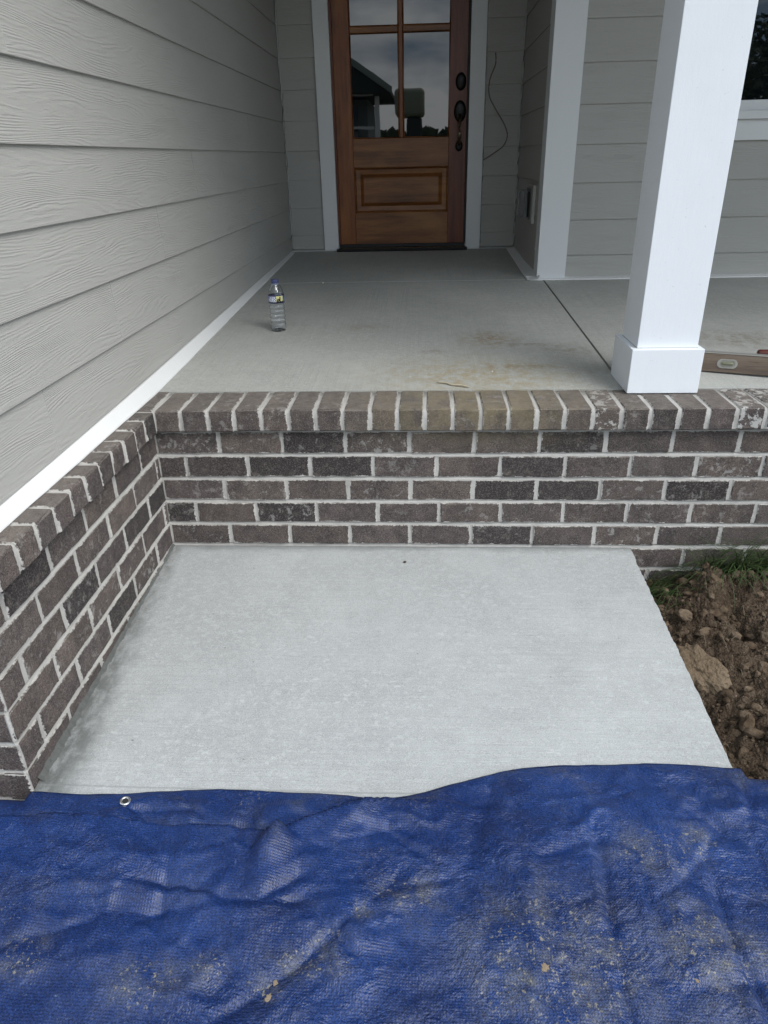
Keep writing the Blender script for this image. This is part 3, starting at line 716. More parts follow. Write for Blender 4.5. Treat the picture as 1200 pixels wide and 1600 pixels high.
box('weather_strip', (D0, D0+.0135, YD-.010, YD+.03, .134, 2.2), MAT['door_r'])
box('weather_strip', (D1-.0115, D1, YD-.010, YD+.03, .134, 2.2), MAT['rubber'])
box('threshold', (.262, 1.156, YB-.075, YB+.05, floor_z(YB-.07)+.001, .112), MAT['black'], bev=.004, seg=2)
box('door_sweep', (D0+.002, D1-.002, YD+.002, YD+.03, .1125, .1335), MAT['rubber'])
box('threshold_plate', (.30, 1.13, YB-.062, YB-.03, .1122, .1165), MAT['bronze'], bev=.001)
box('frame_head', (D0, D1, YD-.01, YD+.05, 2.2, 2.35), MAT['trim'])
# handle set
def oval(name, x, z, rx, rz, dep, par=None):
    prof = [(1, 0), (1, .35), (.88, .8), (.6, 1.0), (.0001, 1.05)]; bm = bmesh.new(); rings = []
    for r, d in prof: rings.append([bm.verts.new((x+rx*r*math.cos(t*math.pi/12), YD-dep*d, z+rz*r*math.sin(t*math.pi/12))) for t in range(24)])
    for q, s in zip(rings, rings[1:]):
        for k in range(24): bm.faces.new((q[k], q[(k+1) % 24], s[(k+1) % 24], s[k]))
    return link(name, bm_mesh(name, bm, True), MAT['black'])
oval('deadbolt', 1.092, 1.089, .034, .050, .022)
hs = oval('handle', 1.090, .925, .039, .062, .018)
pp3 = Par(hs)
oval('handle_foot', 1.088, .728, .024, .032, .016)
pts = [(1.090, YD-.012, .90), (1.089, YD-.035, .895), (1.088, YD-.056, .872), (1.088, YD-.062, .84), (1.088, YD-.058, .80), (1.088, YD-.044, .765), (1.088, YD-.026, .742), (1.088, YD-.008, .733)]
link('grip', bm_mesh('grip', tube_bm(pts, [.008, .009, .010, .011, .011, .010, .009, .009], 10), True), MAT['bronze'])
box('thumb_latch', (1.078, 1.102, YD-.060, YD-.015, .905, .911), MAT['black'], bev=.002)
pp3.close()
pp.close()

# ================================================================ PORCH ROOF
pr_t = thing('porch_roof', 'unseen boarded porch ceiling, lowered and greyed to dim the recess, and beam resting on the column, above the frame', 'roof', (1.8, 1.5, 2.62))
pp = Par(pr_t)
ceil_m = plain('ceiling_paint', (.40, .42, .43), .6)  # ceiling and beam are out of view; height and grey tone darken the recess
for i in range(22): box('ceiling_board', (XS+.02, 5.6, -.05+i*.145, -.05+(i+1)*.145-.003, 2.52, 2.535), ceil_m)
box('beam', (XS+.02, 5.6, .13, .33, 2.25, 2.5195), MAT['trim'])
box('fascia', (XS+.02, 5.8, -.47, -.44, 2.50, 2.82), MAT['trim']); box('soffit', (XS+.02, 5.6, -.439, -.054, 2.52, 2.532), ceil_m)
roof_m = plain('shingle', (.06, .06, .062), .9, bs=20)
prism('roof_slope', [(-.52, 2.83), (-.52, 2.86), (3.4, 4.3), (3.4, 4.26)], 'x', XS+.02, 5.9, roof_m)
pp.close()

# ================================================================ COLUMN
ct = thing('porch_column', 'white square porch column with boxed plinth standing on the brick edge', 'column', (1.61, .22, -.02))
pp = Par(ct)
a, b, y0, y1 = 1.504, 1.7235, .118, .338
bm = box_bm(a, b, y0, y1, -.0185, .1205, bev=.0018, seg=2); link('plinth', bm_mesh('plinth', bm), MAT['column'])
box('plinth_seam', (a-.0003+.0004, a+.0015, y0+.018, y0+.0195, -.0180, .1195), MAT['caulk'], bev=0)
link('shaft', bm_mesh('shaft', box_bm(a+.0185, b-.0165, y0+.019, y1-.019, .1207, 2.25, bev=.0018, seg=2)), MAT['column'])
bm = tube_bm([(a+.0185, y0+.019, .1215), (b-.0165, y0+.019, .1215), (b-.0165, y1-.019, .1215), (a+.0185, y1-.019, .1215), (a+.0185, y0+.019, .1215)], .0014, 5)
link('caulk_bead', bm_mesh('caulk_bead', bm), MAT['caulk'])
box('capital', (a+.004, b-.002, y0+.004, y1-.004, 2.13, 2.2498), MAT['column'], bev=.002)
pp.close()

# ================================================================ OUTLET, CABLE
ot = thing('outlet_cover', 'clear weatherproof outlet cover on the recess wall beside the corner trim', 'outlet', (AX, 2.37, .41))
pp = Par(ot)
pl = white_mat('outlet_plastic', (.60, .61, .61), .4)
box('mounting_block', (AX-.024, AX-.006, 2.235, 2.50, .315, .515), MAT['siding'], bev=.003)
box('face_plate', (AX-.032, AX-.0242, 2.30, 2.445, .335, .497), plain('grey_plate', (.12, .125, .13), .4), bev=.003)
box('hinge', (AX-.045, AX-.0325, 2.292, 2.306, .35, .48), MAT['black'], bev=.002)
cm = M('clear_cover'); cm.b.inputs['Transmission Weight'].default_value = .9; cm = cm.done((.42, .44, .46), .12, None, .5, IOR=1.35)
bm = box_bm(AX-.088, AX-.033, 2.31, 2.44, .345, .487, bev=.014, seg=3)
link('cover', bm_mesh('cover', bm, True), cm)
for z in (.385, .445): box('socket', (AX-.036, AX-.0322, 2.352, 2.392, z-.016, z+.016), pl, bev=.002)
pp.close()
wire = [(1.299, 1.235), (1.302, 1.175), (1.27, 1.09), (1.272, 1.003), (1.318, .925), (1.375, .841), (1.396, .779), (1.373, .720), (1.309, .677), (1.248, .641)]
def smooth_pts(p, n=6):
    o = []; P_ = [Vector(q) for q in p]
    for i in range(len(P_)-1):
        p0, p1, p2, p3 = P_[max(i-1, 0)], P_[i], P_[i+1], P_[min(i+2, len(P_)-1)]
        for k in range(n):
            t = k/n; o.append(.5*((2*p1)+(p2-p0)*t+(2*p0-5*p1+4*p2-p3)*t*t+(3*p1-p0-3*p2+p3)*t**3))
    return o+[P_[-1]]
wp = smooth_pts([(x, YB-.0155, z) for x, z in wire])
tag(link('cable', bm_mesh('cable', tube_bm(wp, .0031, 8), True), MAT['cable']), 'thin brown cable hanging in a curve on the siding right of the door', 'cable')

# ================================================================ BOTTLE
BX, BY = .236, .965
bt_ = thing('water_bottle', 'clear plastic water bottle with blue cap standing on the porch floor', 'bottle', (BX, BY, floor_z(BY)+.0008), (0, 0, .05))
pet = M('clear_plastic'); pet.b.inputs['Transmission Weight'].default_value = 1.0
pet = pet.done((.96, .98, 1.0), .03, pet.bump(pet.noise(pet.coord(), 60, 2), .002, .5), .5, IOR=1.5)
prof = [(.0001, .004), (.012, .006), (.022, .002), (.028, .0), (.0315, .004), (.0325, .012)]
z = .02
for k in range(5): prof += [(.0325, z), (.0325, z+.010), (.0300, z+.0135), (.0300, z+.0155)]; z += .0185
prof += [(.0320, .114), (.0335, .117), (.0335, .150), (.0325, .154), (.0290, .166), (.0215, .182), (.0145, .192), (.0130, .196), (.0130, .205)]
wr = random.Random(3)
link('body', bm_mesh('body', lathe_bm(prof, 40, wob=lambda j, k: (.0006*math.sin(k*.9+j) if 5 < j < 26 else 0)), True), pet, bt_).modifiers.new('wall', 'SOLIDIFY').thickness = .0007
link('cap', bm_mesh('cap', lathe_bm([(.0148, .1965), (.0152, .198), (.0152, .209), (.0140, .211), (.0001, .2115)], 32, wob=lambda j, k: .0004*(k % 2)), False), plain('blue_cap', (.045, .06, .16), .4), bt_)
link('cap_ring', bm_mesh('cap_ring', lathe_bm([(.0150, .1905), (.0165, .1915), (.0165, .1935), (.0150, .1945)], 32), True), plain('pale_ring', (.20, .24, .35), .3), bt_)
lm = M('bottle_label'); lx, ly, lz = lm.sep(lm.coord())
ang = lm.ma('ARCTAN2', ly, lx)    # front of the label faces -y (angle -pi/2)
nn = lm.noise(lm.coord(), 240, 3)
yel = lm.ma('MULTIPLY', lm.ss(ang, -1.50, -1.40), lm.ss(ang, -.55, -.45, 1, 0))
col = lm.mix(lm.ss(lz, .126, .146), (.10, .14, .30), (.035, .06, .28)); col = lm.mix(yel, col, lm.mix(nn, (.50, .48, .14), (.66, .63, .30)))
edge_ = lm.ma('MAXIMUM', lm.ss(lz, .1225, .1240, 1, 0), lm.ss(lz, .1468, .1476)); col = lm.mix(edge_, col, (.010, .013, .06))
link('wrapper', bm_mesh('wrapper', lathe_bm([(.0339, .1175), (.0341, .1178), (.0341, .1494), (.0339, .1497)], 48), True), lm.done(col, .3, None, .5), bt_)
# printed words and the deer mark, wrapped on the label
def wrap_text(body, size, ang0, z0, mat, name):
    cu = bpy.data.curves.new(name, 'FONT'); cu.body = body; cu.size = size; cu.resolution_u = 3; cu.offset = size*.02
    ob = bpy.data.objects.new('t', cu); C.objects.link(ob); bpy.context.view_layer.update()
    me = bpy.data.meshes.new_from_object(ob); bpy.data.objects.remove(ob); me.name = name
    R = .0344
    for v in me.vertices: a_ = ang0 + v.co.x/R; h = v.co.y; v.co = (R*math.cos(a_), R*math.sin(a_), z0+h)
    me.materials.clear(); me.materials.append(mat); return link(name, me, None, bt_)
ink_w = plain('white_ink', (.80, .82, .86), .4); ink_k = plain('black_ink', (.01, .01, .012), .4)
wrap_text('DEER', .0155, -2.56, .1350, ink_w, 'lettering'); wrap_text('PARK', .0155, -2.56, .1240, ink_w, 'lettering')
deer = [(0, .0), (.001, .006), (0, .009), (.002, .0125), (.006, .0135), (.011, .013), (.013, .016), (.0125, .019), (.011, .0215), (.0120, .0215), (.0135, .0195), (.0140, .0225), (.0148, .0195), (.0175, .0185), (.0172, .0172), (.0155, .0165), (.0148, .013), (.0145, .009), (.0148, .0045), (.0155, .0), (.0140, .0), (.0130, .005), (.0125, .0075), (.006, .0078), (.0035, .006), (.0022, .0)]
bm = bmesh.new(); vs = []
for x, y in deer:
    a_ = -1.34 + x/.0344*.95; vs.append(bm.verts.new((.0345*math.cos(a_), .0345*math.sin(a_), .1235+y*.98)))
fc = bm.faces.new(vs); bmesh.ops.triangulate(bm, faces=[fc])
link('deer_mark', bm_mesh('deer_mark', bm), ink_k, bt_)
bm = bmesh.new(); vs = []
for i in range(13):
    a_ = -1.45 + i*.08; vs.append((a_, .1232 + .0035*abs(math.sin(i*.7))+.001))
lo = [bm.verts.new((.03447*math.cos(a_), .03447*math.sin(a_), .1215)) for a_, _ in vs]; hi = [bm.verts.new((.03447*math.cos(a_), .03447*math.sin(a_), h)) for a_, h in vs]
for i in range(12): bm.faces.new((lo[i], lo[i+1], hi[i+1], hi[i]))
link('ground_mark', bm_mesh('ground_mark', bm), ink_k, bt_)

# ================================================================ LEVEL AND TOOL
wl = wood_mat('weathered_wood', 'x', ((.080, .058, .044), (.160, .120, .092), (.225, .180, .140), (.125, .070, .048)), .8, .75)
lv = thing('spirit_level', 'weathered wooden spirit level lying behind the foot of the white column', 'level', (1.60, .430, floor_z(.42)), (0, 0, -.345))
box('body', (0, 1.0, -.012, .012, .001, .064), wl, lv, bev=.002)
met = plain('scratched_metal', (.50, .49, .46), .35, .7)
box('edge_strip', (.001, .999, -.0135, .0135, .0642, .0664), met, lv, bev=.0005)
bm = bmesh.new(); ring = []
for i in range(28):
    t = i*2*math.pi/28; cx = .304 + (.016 if math.cos(t) > 0 else -.016); ring.append((cx + .0155*math.cos(t), .032 + .0155*math.sin(t)))
for s_, yy in ((1.0, -.0125), (1.0, -.0145), (.80, -.0148), (.76, -.0130)):
    pass
R0 = [[bm.verts.new((.304+(x-.304)*s_, yy, .032+(z_-.032)*s_)) for x, z_ in ring] for s_, yy in ((1.0, -.0119), (1.0, -.0142), (.78, -.0145), (.74, -.0124))]
for q, s in zip(R0, R0[1:]):
    for k in range(28): bm.faces.new((q[k], q[(k+1) % 28], s[(k+1) % 28], s[k]))
vr_ = link('vial_ring', bm_mesh('vial_ring', bm), met, lv)
bm = bmesh.new(); bm.faces.new([bm.verts.new((.304+(x-.304)*.76, -.01255, .032+(z_-.032)*.76)) for x, z_ in ring])
link('vial_recess', bm_mesh('vial_recess', bm), plain('pale_recess', (.34, .33, .29), .6), lv)
link('vial', bm_mesh('vial', tube_bm([(.286, -.0150, .033), (.290, -.0150, .033), (.318, -.0150, .033), (.322, -.0150, .033)], [.004, .0055, .0055, .004], 10), True), plain('vial_fluid', (.16, .17, .11), .15), lv)
tl = thing('hand_tool', 'dark red wooden tool handle lying behind the level at the right edge', 'tool', (2.045, .470, floor_z(.47)+.026), (0, 0, -.12))
link('handle', bm_mesh('handle', tube_bm([(0, 0, 0), (.004, 0, 0), (.05, 0, 0), (.14, 0, 0), (.24, 0, 0)], [.010, .0135, .0145, .012, .013], 12), True), plain('dark_red_wood', (.10, .022, .015), .45), tl)
link('head', bm_mesh('head', box_bm(.24, .30, -.02, .02, -.025, .02, bev=.004)), met, tl)

# ================================================================ TWIG
tw = smooth_pts([(.905, .243, 0), (.935, .232, .001), (.955, .214, 0), (.985, .203, .002), (1.008, .190, 0)], 4)
tp = [(p.x, p.y, floor_z(p.y)+.004+p.z) for p in tw]
tag(link('twig', bm_mesh('twig', tube_bm(tp, [.0016+.0014*math.sin(3.14*i/len(tp)) + .0005*(i % 3) for i in range(len(tp))], 6), True), plain('pale_bark', (.42, .37, .27), .8)), 'short pale twig lying on the porch floor near the brick edge', 'twig')

# ================================================================ SOIL BED right of the slab
st = .0065
Xs, Ys = np.meshgrid(np.arange(1.50, 3.3, st), np.arange(-1.75, .03, st))
D = Xs - 1.549
mound = -.700 + .115*(1-np.exp(-np.clip(D, 0, 9)/.16)) * (.75+.25*np.sin(Xs*4+1)) + .035*fbm(Xs*3, Ys*3, 3)
mound += .045*np.exp(-((Xs-1.95)/.25)**2-((Ys+.16)/.12)**2) + .05*np.exp(-((Xs-1.76)/.06)**2-((Ys+.14)/.09)**2)
mound -= .055*np.exp(-((Xs-1.80)/.035)**2-((Ys+.30)/.10)**2)
near = np.exp(-((Ys-.0)/.07)**2); mound = mound*(1-near*.6) + (-.665)*near*.6
lump = np.abs(fbm(Xs*17, Ys*17, 4, .55)); lump2 = np.abs(fbm(Xs*46+3, Ys*46, 3, .6))
wpx = .02*fbm(Xs*20, Ys*20, 2)
lump3 = np.abs(fbm((Xs+wpx)*28+9, (Ys-wpx)*28, 2, .5))
Zs = mound + .034*lump + .024*lump2 + .022*lump3 + .009*fbm(Xs*120, Ys*120, 2)
Zs = np.where(D < .0, np.minimum(Zs, -.70), Zs)
link('soil', grid_mesh('soil', Xs, Ys, Zs), MAT['soil'], kind='structure')
def soil_h(x, y):
    i = int(round((y+1.75)/st)); j = int(round((x-1.50)/st)); i = min(max(i, 0), Zs.shape[0]-1); j = min(max(j, 0), Zs.shape[1]-1); return float(Zs[i, j])
from mathutils import noise as mn
def clod_bm(seed, sub=2, rough=.30):
    bm = bmesh.new(); bmesh.ops.create_icosphere(bm, subdivisions=sub, radius=1); r = random.Random(seed)
    pl_ = [(Vector((r.gauss(0, 1), r.gauss(0, 1), r.gauss(0, 1))).normalized(), r.uniform(.62, .95)) for _ in range(11)]
    for v in bm.verts:
        d = v.co.normalized(); s = 1
        for n_, h in pl_:
            q = d.dot(n_)
            if q*s > h: s = h/q
        o_ = Vector((seed*3.1, seed*1.7, 0))
        v.co = d*(s*(1 + .16*mn.fractal(d*1.8+o_, 1, 2, 4) + (.07*mn.fractal(d*7+o_, 1, 2, 4) if sub > 2 else .10*mn.noise(d*4+o_))) + (r.uniform(-rough, rough)*.06 if sub < 3 else 0))
    return bm
rock_m = M('sandy_rock'); vv = rock_m.coord(); g_ = rock_m.noise(vv, 3.0, 6, .65); f_ = rock_m.noise(vv, 22, 5, .75)
ck = rock_m.ss(rock_m.voro(rock_m.coord(), 2.6, 'DISTANCE_TO_EDGE'), 0, .03, .0, 0)
cc = rock_m.ramp(g_, (.3, (.10, .070, .044)), (.5, (.170, .126, .084)), (.7, (.235, .182, .128))); cc = rock_m.mix(rock_m.ss(f_, .5, .7, 0, .5), cc, (.21, .155, .105))
rock_m = rock_m.done(cc, .92, rock_m.bump(rock_m.ma('ADD', f_, rock_m.ma('MULTIPLY', rock_m.noise(vv, 90, 4, .7), .6)), .012, 1.0), .2)
def rock(name, label, cat, loc, sc_, rot, seed, mat, sub=3, group=None):
    bm = clod_bm(seed, sub, .35)
    for v in bm.verts: v.co = Vector((v.co.x*sc_[0], v.co.y*sc_[1], v.co.z*sc_[2]))
    o = link(name, bm_mesh(name, bm, sub > 9), mat, None, loc, rot); return tag(o, label, cat, group)
rock('rock', 'large tan sandy rock lying in the dirt against the slab edge', 'rock', (1.634, -.490, -.640), (.074, .098, .075), (.15, -.10, .35), 5, rock_m, 5)
rock('rock', 'brown lump of clay standing behind the large tan rock', 'rock', (1.700, -.270, -.625), (.060, .12, .055), (.25, 0, -.1), 9, MAT['soil'], 4)
rock('rock', 'flat yellowish stone half buried at the right edge of the dirt', 'rock', (1.895, -.455, -.590), (.075, .030, .022), (.1, .1, -.3), 14, rock_m, 3)
rock('rock', 'small pale round stone in the dirt at the right edge, near the tarp', 'rock', (1.80, -.665, -.600), (.018, .018, .014), (0, 0, 0), 21, plain('pale_stone', (.42, .40, .30), .8), 3)
rc = random.Random(8); cl = [clod_bm(s, 2, 1.6) for s in range(6)]; clm = []
for b_ in cl: me = bm_mesh('clod', b_); clm.append(me)
clm2 = [bm_mesh('clod', clod_bm(50+q, 3, 1)) for q in range(4)]
V, Fc = [], []
for i in range(4290):
    x = 1.565 + rc.random()**1.2*1.3; y = -1.0 + rc.random()*.98; r_ = .0018 + .017*rc.random()**8
    if (x-1.648)**2/.007+(y+.475)**2/.016 < 1: continue
    me = clm[rc.randrange(6)]
    if i >= 4200: me = clm2[i % 4]; r_ = rc.uniform(.008, .024)
    c0 = Vector((x, y, soil_h(x, y) + r_*(.25 if i < 4200 else -.1))); rt = Matrix.Rotation(rc.random()*6, 3, 'Z') @ Matrix.Rotation(rc.random()*6, 3, 'X'); sx = (rc.uniform(.8, 1.5), 1, rc.uniform(.6, 1))
    b0 = len(V); V += [tuple(c0 + rt @ Vector((v.co.x*r_*sx[0], v.co.y*r_, v.co.z*r_*sx[2]))) for v in me.vertices]; Fc += [tuple(b0+k for k in p.vertices) for p in me.polygons]
cm_ = M('soil_crumbs'); oi = cm_.noise(cm_.world(), 25, 3, .6); cc = cm_.ramp(oi, (.35, (.058, .039, .025)), (.5, (.100, .071, .047)), (.66, (.165, .124, .087)))
cm_ = cm_.done(cc, .95, cm_.bump(cm_.noise(cm_.world(), 220, 3, .7), .004, .8), .2)
link('soil_clods', mesh_from('soil_clods', V, Fc), cm_, kind='stuff')
# straw and roots
V, Fc = [], []; bm = bmesh.new()
for i in range(20):
    x = 1.60 + rc.random()*.55; y = -.95 + rc.random()*.85; a_ = rc.random()*6.28; ln = rc.uniform(.015, .06); cv = rc.uniform(-.8, .8); pts = []
    for k in range(5):
        t = k/4; aa = a_+cv*t; xx = x+math.cos(aa)*ln*t; yy = y+math.sin(aa)*ln*t; pts.append((xx, yy, soil_h(xx, yy)+.004+.012*math.sin(t*3.1)))
    tube_bm(pts, .0005, 4, bm)
link('straw', bm_mesh('straw', bm), plain('straw', (.22, .18, .12), .8), kind='stuff')

# grass at the foot of the brick wall
gm = M('grass_blades'); rr = gm.noise(gm.world(), 45, 3); gm = gm.done(gm.ramp(rr, (.3, (.018, .036, .010)), (.5, (.036, .066, .018)), (.72, (.085, .115, .04))), .55, None, .4)
V, Fc = [], []; rg = random.Random(21)
def blade(x, y, z, a, ln, wd, bend, up):
    b0 = len(V); n = 6; px, py, pz_ = x, y, z; el = up
    for k in range(n+1):
        t = k/n; ww = wd*(1-t**1.6)*.5; V.append((px - math.sin(a)*ww, py + math.cos(a)*ww, pz_)); V.append((px + math.sin(a)*ww, py - math.cos(a)*ww, pz_))
        px += math.cos(a)*math.cos(el)*ln/n; py += math.sin(a)*math.cos(el)*ln/n; pz_ += math.sin(el)*ln/n; el -= bend/n
        py = min(py, -.006)
        if k: Fc.append((b0+2*k-2, b0+2*k-1, b0+2*k+1, b0+2*k))
for i in range(900):
    cx = rg.choice([1.82, 1.86, 1.92, 1.97, 2.05, 2.12, 2.3, 2.5]); x = rg.gauss(cx, .035); y = -.03 - abs(rg.gauss(0, .035))
    blade(x, y, soil_h(x, y)-.004, rg.uniform(-3.6, .5), rg.uniform(.10, .27), rg.uniform(.0028, .0052), rg.uniform(.8, 2.6), rg.uniform(.7, 1.5))
for i in range(240):
    x = rg.gauss(1.62, .035); y = -.03 - abs(rg.gauss(0, .07)); blade(x, y, soil_h(x, y)-.003, rg.uniform(-3.4, .6), rg.uniform(.06, .17), rg.uniform(.0018, .0032), rg.uniform(.6, 2.2), rg.uniform(.3, 1.3))
link('grass', mesh_from('grass', V, Fc, True), gm, kind='stuff')
# leaves caught in the grass
lf = plain('dry_leaf', (.20, .13, .07), .8)

# ================================================================ TARP
edge = [(-1.4, -1.03), (-.4, -1.02), (-.071, -1.021), (.017, -1.023), (.121, -1.031), (.259, -1.018), (.397, -1.005), (.568, -1.008), (.694, -1.013), (.777, -1.021), (.845, -1.008), (.915, -.98), (1.058, -.935), (1.159, -.922), (1.273, -.915), (1.415, -.909), (1.537, -.917), (1.618, -.922), (1.8, -.93), (2.4, -.96), (3.4, -1.0)]
ex, ey = np.array(edge).T
xs = np.arange(-1.3, 3.2, .0062); xs_n = len(xs); ts = np.linspace(0, 1, 250)
ye = np.interp(xs, ex, ey)
# soften the joints of the hem
kk = np.hanning(15); kk /= kk.sum(); ye = np.convolve(np.pad(ye, 7, 'edge'), kk, 'valid') + .0025*fbm(xs*14, xs*0, 3)
X, T = np.meshgrid(xs, ts); Yt = ye[None, :] - T*1.35
Zt = -.548 + .012*fbm(X*2.2, Yt*2.2, 3) + .0045*fbm(X*9, Yt*9, 3) - .05*np.clip(-(Yt+1.25), 0, 2)
Zt += np.interp(X, [-1.3, 0, .8, 1.1, 1.7, 3.2], [-.012, -.010, -.004, .006, -.004, -.01])
def pdist(pl_):
    best = np.full(X.shape, 9.0); par = np.zeros(X.shape); sgn = np.zeros(X.shape); tot = 0; segs = list(zip(pl_, pl_[1:])); Ltot = sum(math.dist(a, b) for a, b in segs)
    for a, b in segs:
        ax, ay = a; bx, by = b; dx, dy = bx-ax, by-ay; l2 = dx*dx+dy*dy; t = np.clip(((X-ax)*dx+(Yt-ay)*dy)/l2, 0, 1)
        d = np.hypot(X-ax-t*dx, Yt-ay-t*dy); m_ = d < best
        best = np.where(m_, d, best); par = np.where(m_, (tot+t*math.sqrt(l2))/Ltot, par); sgn = np.where(m_, np.sign(dx*(Yt-ay)-dy*(X-ax)), sgn); tot += math.sqrt(l2)
    return best, par, sgn
def crease(pl_, dep, w, ridge=0.0, rw=2.5, taper=True):
    global Zt
    jx = .0075*fbm(X*16+pl_[0][0]*9, Yt*16, 3); d, p, s = pdist(pl_); d = np.abs(d*s+jx)
    tp_ = np.clip(np.minimum(p, 1-p)*5, 0, 1)**.7 if taper else 1
    e = np.exp(-(d/(4*w))**2)
    w = w*(1+.5*fbm(X*18+dep*999, Yt*18, 2)); Zt = Zt - dep*.8*np.exp(-d/w)*tp_*(1+.4*fbm(X*11, Yt*11+w*0, 2)) + .35*ridge*np.exp(-((d-rw*w)/(1.3*w))**2)*np.where(s < 0, 1, .15)*tp_
# main flap folded over the hem strip: surface steps up toward the viewer
A = [(-1.5, -1.10), (-.6, -1.095), (-.033, -1.089), (.106, -1.090), (.218, -1.094), (.448, -1.092), (.537, -1.101), (.599, -1.118)]
A2 = [(.520, -1.162), (.548, -1.140), (.585, -1.109), (.672, -1.067), (.724, -1.044), (.791, -1.019)]
ya = np.interp(xs, [p[0] for p in A], [p[1] for p in A], right=-1.118) - .024; yb = np.interp(xs, [p[0] for p in A2], [p[1] for p in A2], right=-1.019) - .016
lineA = ya[None, :] + .0025*fbm(X*9, X*0+4, 3)
up = np.clip((lineA - Yt)/.006, 0, 1); fadeA = np.clip((.62 - X)/.05, 0, 1)
Zt += .028*up*fadeA*np.exp(-np.clip(lineA-Yt, 0, 9)/.13) - .006*np.exp(-((Yt-lineA-.012)/.012)**2)*fadeA
lineB = yb[None, :] + .002*fbm(X*12, X*0+8, 3)
upB = np.clip((lineB - Yt)/.006, 0, 1)*np.clip((X-.52)/.03, 0, 1)*np.clip((.90-X)/.12, 0, 1)
Zt += .030*upB*np.exp(-np.clip(lineB-Yt, 0, 9)/.09)
crease([(.45, -1.098), (.55, -1.112), (.60, -1.12)], .012, .008)
crease([(.302, -1.243), (.413, -1.243), (.493, -1.269), (.565, -1.269), (.607, -1.236), (.662, -1.198)], .014, .010, .010)
crease([(-.2, -1.42), (.12, -1.368), (.22, -1.336), (.279, -1.308), (.368, -1.292), (.472, -1.281)], .009, .013, .008)
crease([(.50, -1.50), (.532, -1.461), (.586, -1.425), (.653, -1.376), (.723, -1.306), (.788, -1.236), (.83, -1.18)], .016, .011, .008)
crease([(.788, -1.236), (.847, -1.221), (.926, -1.201)], .009, .007, .007)
crease([(.926, -1.201), (.859, -1.159), (.781, -1.103)], .008, .006, .008)
crease([(1.190, -1.06), (1.201, -1.119), (1.201, -1.176), (1.196, -1.229), (1.193, -1.29), (1.193, -1.335)], .014, .008, .010)
crease([(1.26, -1.20), (1.267, -1.263), (1.275, -1.31)], .010, .006, .006)
crease([(1.40, -1.15), (1.391, -1.305), (1.398, -1.37), (1.405, -1.428), (1.42, -1.6)], .015, .008, .011)
crease([(1.463, -1.081), (1.402, -1.148), (1.334, -1.211), (1.27, -1.25)], .009, .008, .006)
crease([(1.191, -1.34), (1.186, -1.446), (1.2, -1.6)], .010, .009, .007)
crease([(1.546, -.94), (1.533, -1.032), (1.552, -1.078)], .010, .008, .008)
crease([(.86, -1.02), (.875, -1.10), (.90, -1.15)], .006, .009, .005); crease([(1.03, -.96), (1.05, -1.02), (1.055, -1.07)], .006, .008, .006)
crease([(.34, -1.02), (.36, -1.045), (.375, -1.075)], .006, .006, .005); crease([(.15, -1.065), (.30, -1.062), (.42, -1.072)], .006, .006, .003)
crease([(.05, -1.16), (.22, -1.20), (.38, -1.19), (.50, -1.17)], -.012, .030, 0)
crease([(.62, -1.16), (.70, -1.24), (.74, -1.33), (.76, -1.45)], -.012, .028, 0)
crease([(.95, -1.05), (1.02, -1.16), (1.05, -1.30), (1.04, -1.45)], -.014, .035, 0)
crease([(1.30, -1.0), (1.33, -1.12), (1.31, -1.28), (1.34, -1.45)], -.014, .030, 0)
crease([(1.48, -1.08), (1.50, -1.22), (1.55, -1.40)], -.014, .028, 0)
crease([(.05, -1.44), (.22, -1.40), (.40, -1.36)], -.010, .030, 0)
rk = random.Random(17)
for i in range(60):
    x0 = rk.uniform(-.1, 1.75); y0 = rk.uniform(-1.6, -1.0); a_ = rk.uniform(0, 3.14); ln = rk.uniform(.10, .30)
    crease([(x0, y0), (x0+ln*math.cos(a_), y0+ln*math.sin(a_)), (x0+ln*1.6*math.cos(a_+.4), y0+ln*1.6*math.sin(a_+.4))], rk.uniform(-.011, .012), rk.uniform(.012, .032), 0)
for i in range(95):
    x0 = rk.uniform(-.1, 1.75); y0 = rk.uniform(-1.55, -.99); a_ = rk.choice([rk.uniform(-.5, .5), rk.uniform(1.0, 2.2), rk.uniform(-.9, .9)]); ln = rk.uniform(.04, .16)
    if x0 < .5 and rk.random() < .5: continue
    pl_ = [(x0, y0), (x0+ln*.5*math.cos(a_), y0+ln*.5*math.sin(a_)), (x0+ln*math.cos(a_+rk.uniform(-.5, .5)), y0+ln*math.sin(a_))]
    crease(pl_, rk.uniform(.0015, .0045), rk.uniform(.004, .009), rk.uniform(.001, .004))
wq = fbm(X*6, Yt*6, 3)*.09; wr_ = fbm(X*6+31, Yt*6+5, 3)*.09
for fr, am in ((5, .0075), (12, .0040), (26, .0018), (60, .0006)):
    q_ = 1-np.abs(vnoise((X+wq)*fr+fr, (Yt+wr_)*fr*1.2)); Zt += am*q_**5*(.5+.5*np.clip(1.5*fbm(X*3+fr, Yt*3, 2)+.6, 0, 1))
# never below the slab or footing under it
under = np.where((X > -.003) & (X < 1.56) & (Yt > -1.04), -.513 + SL*Yt + .004, -.9)
Zt = np.maximum(Zt, under)
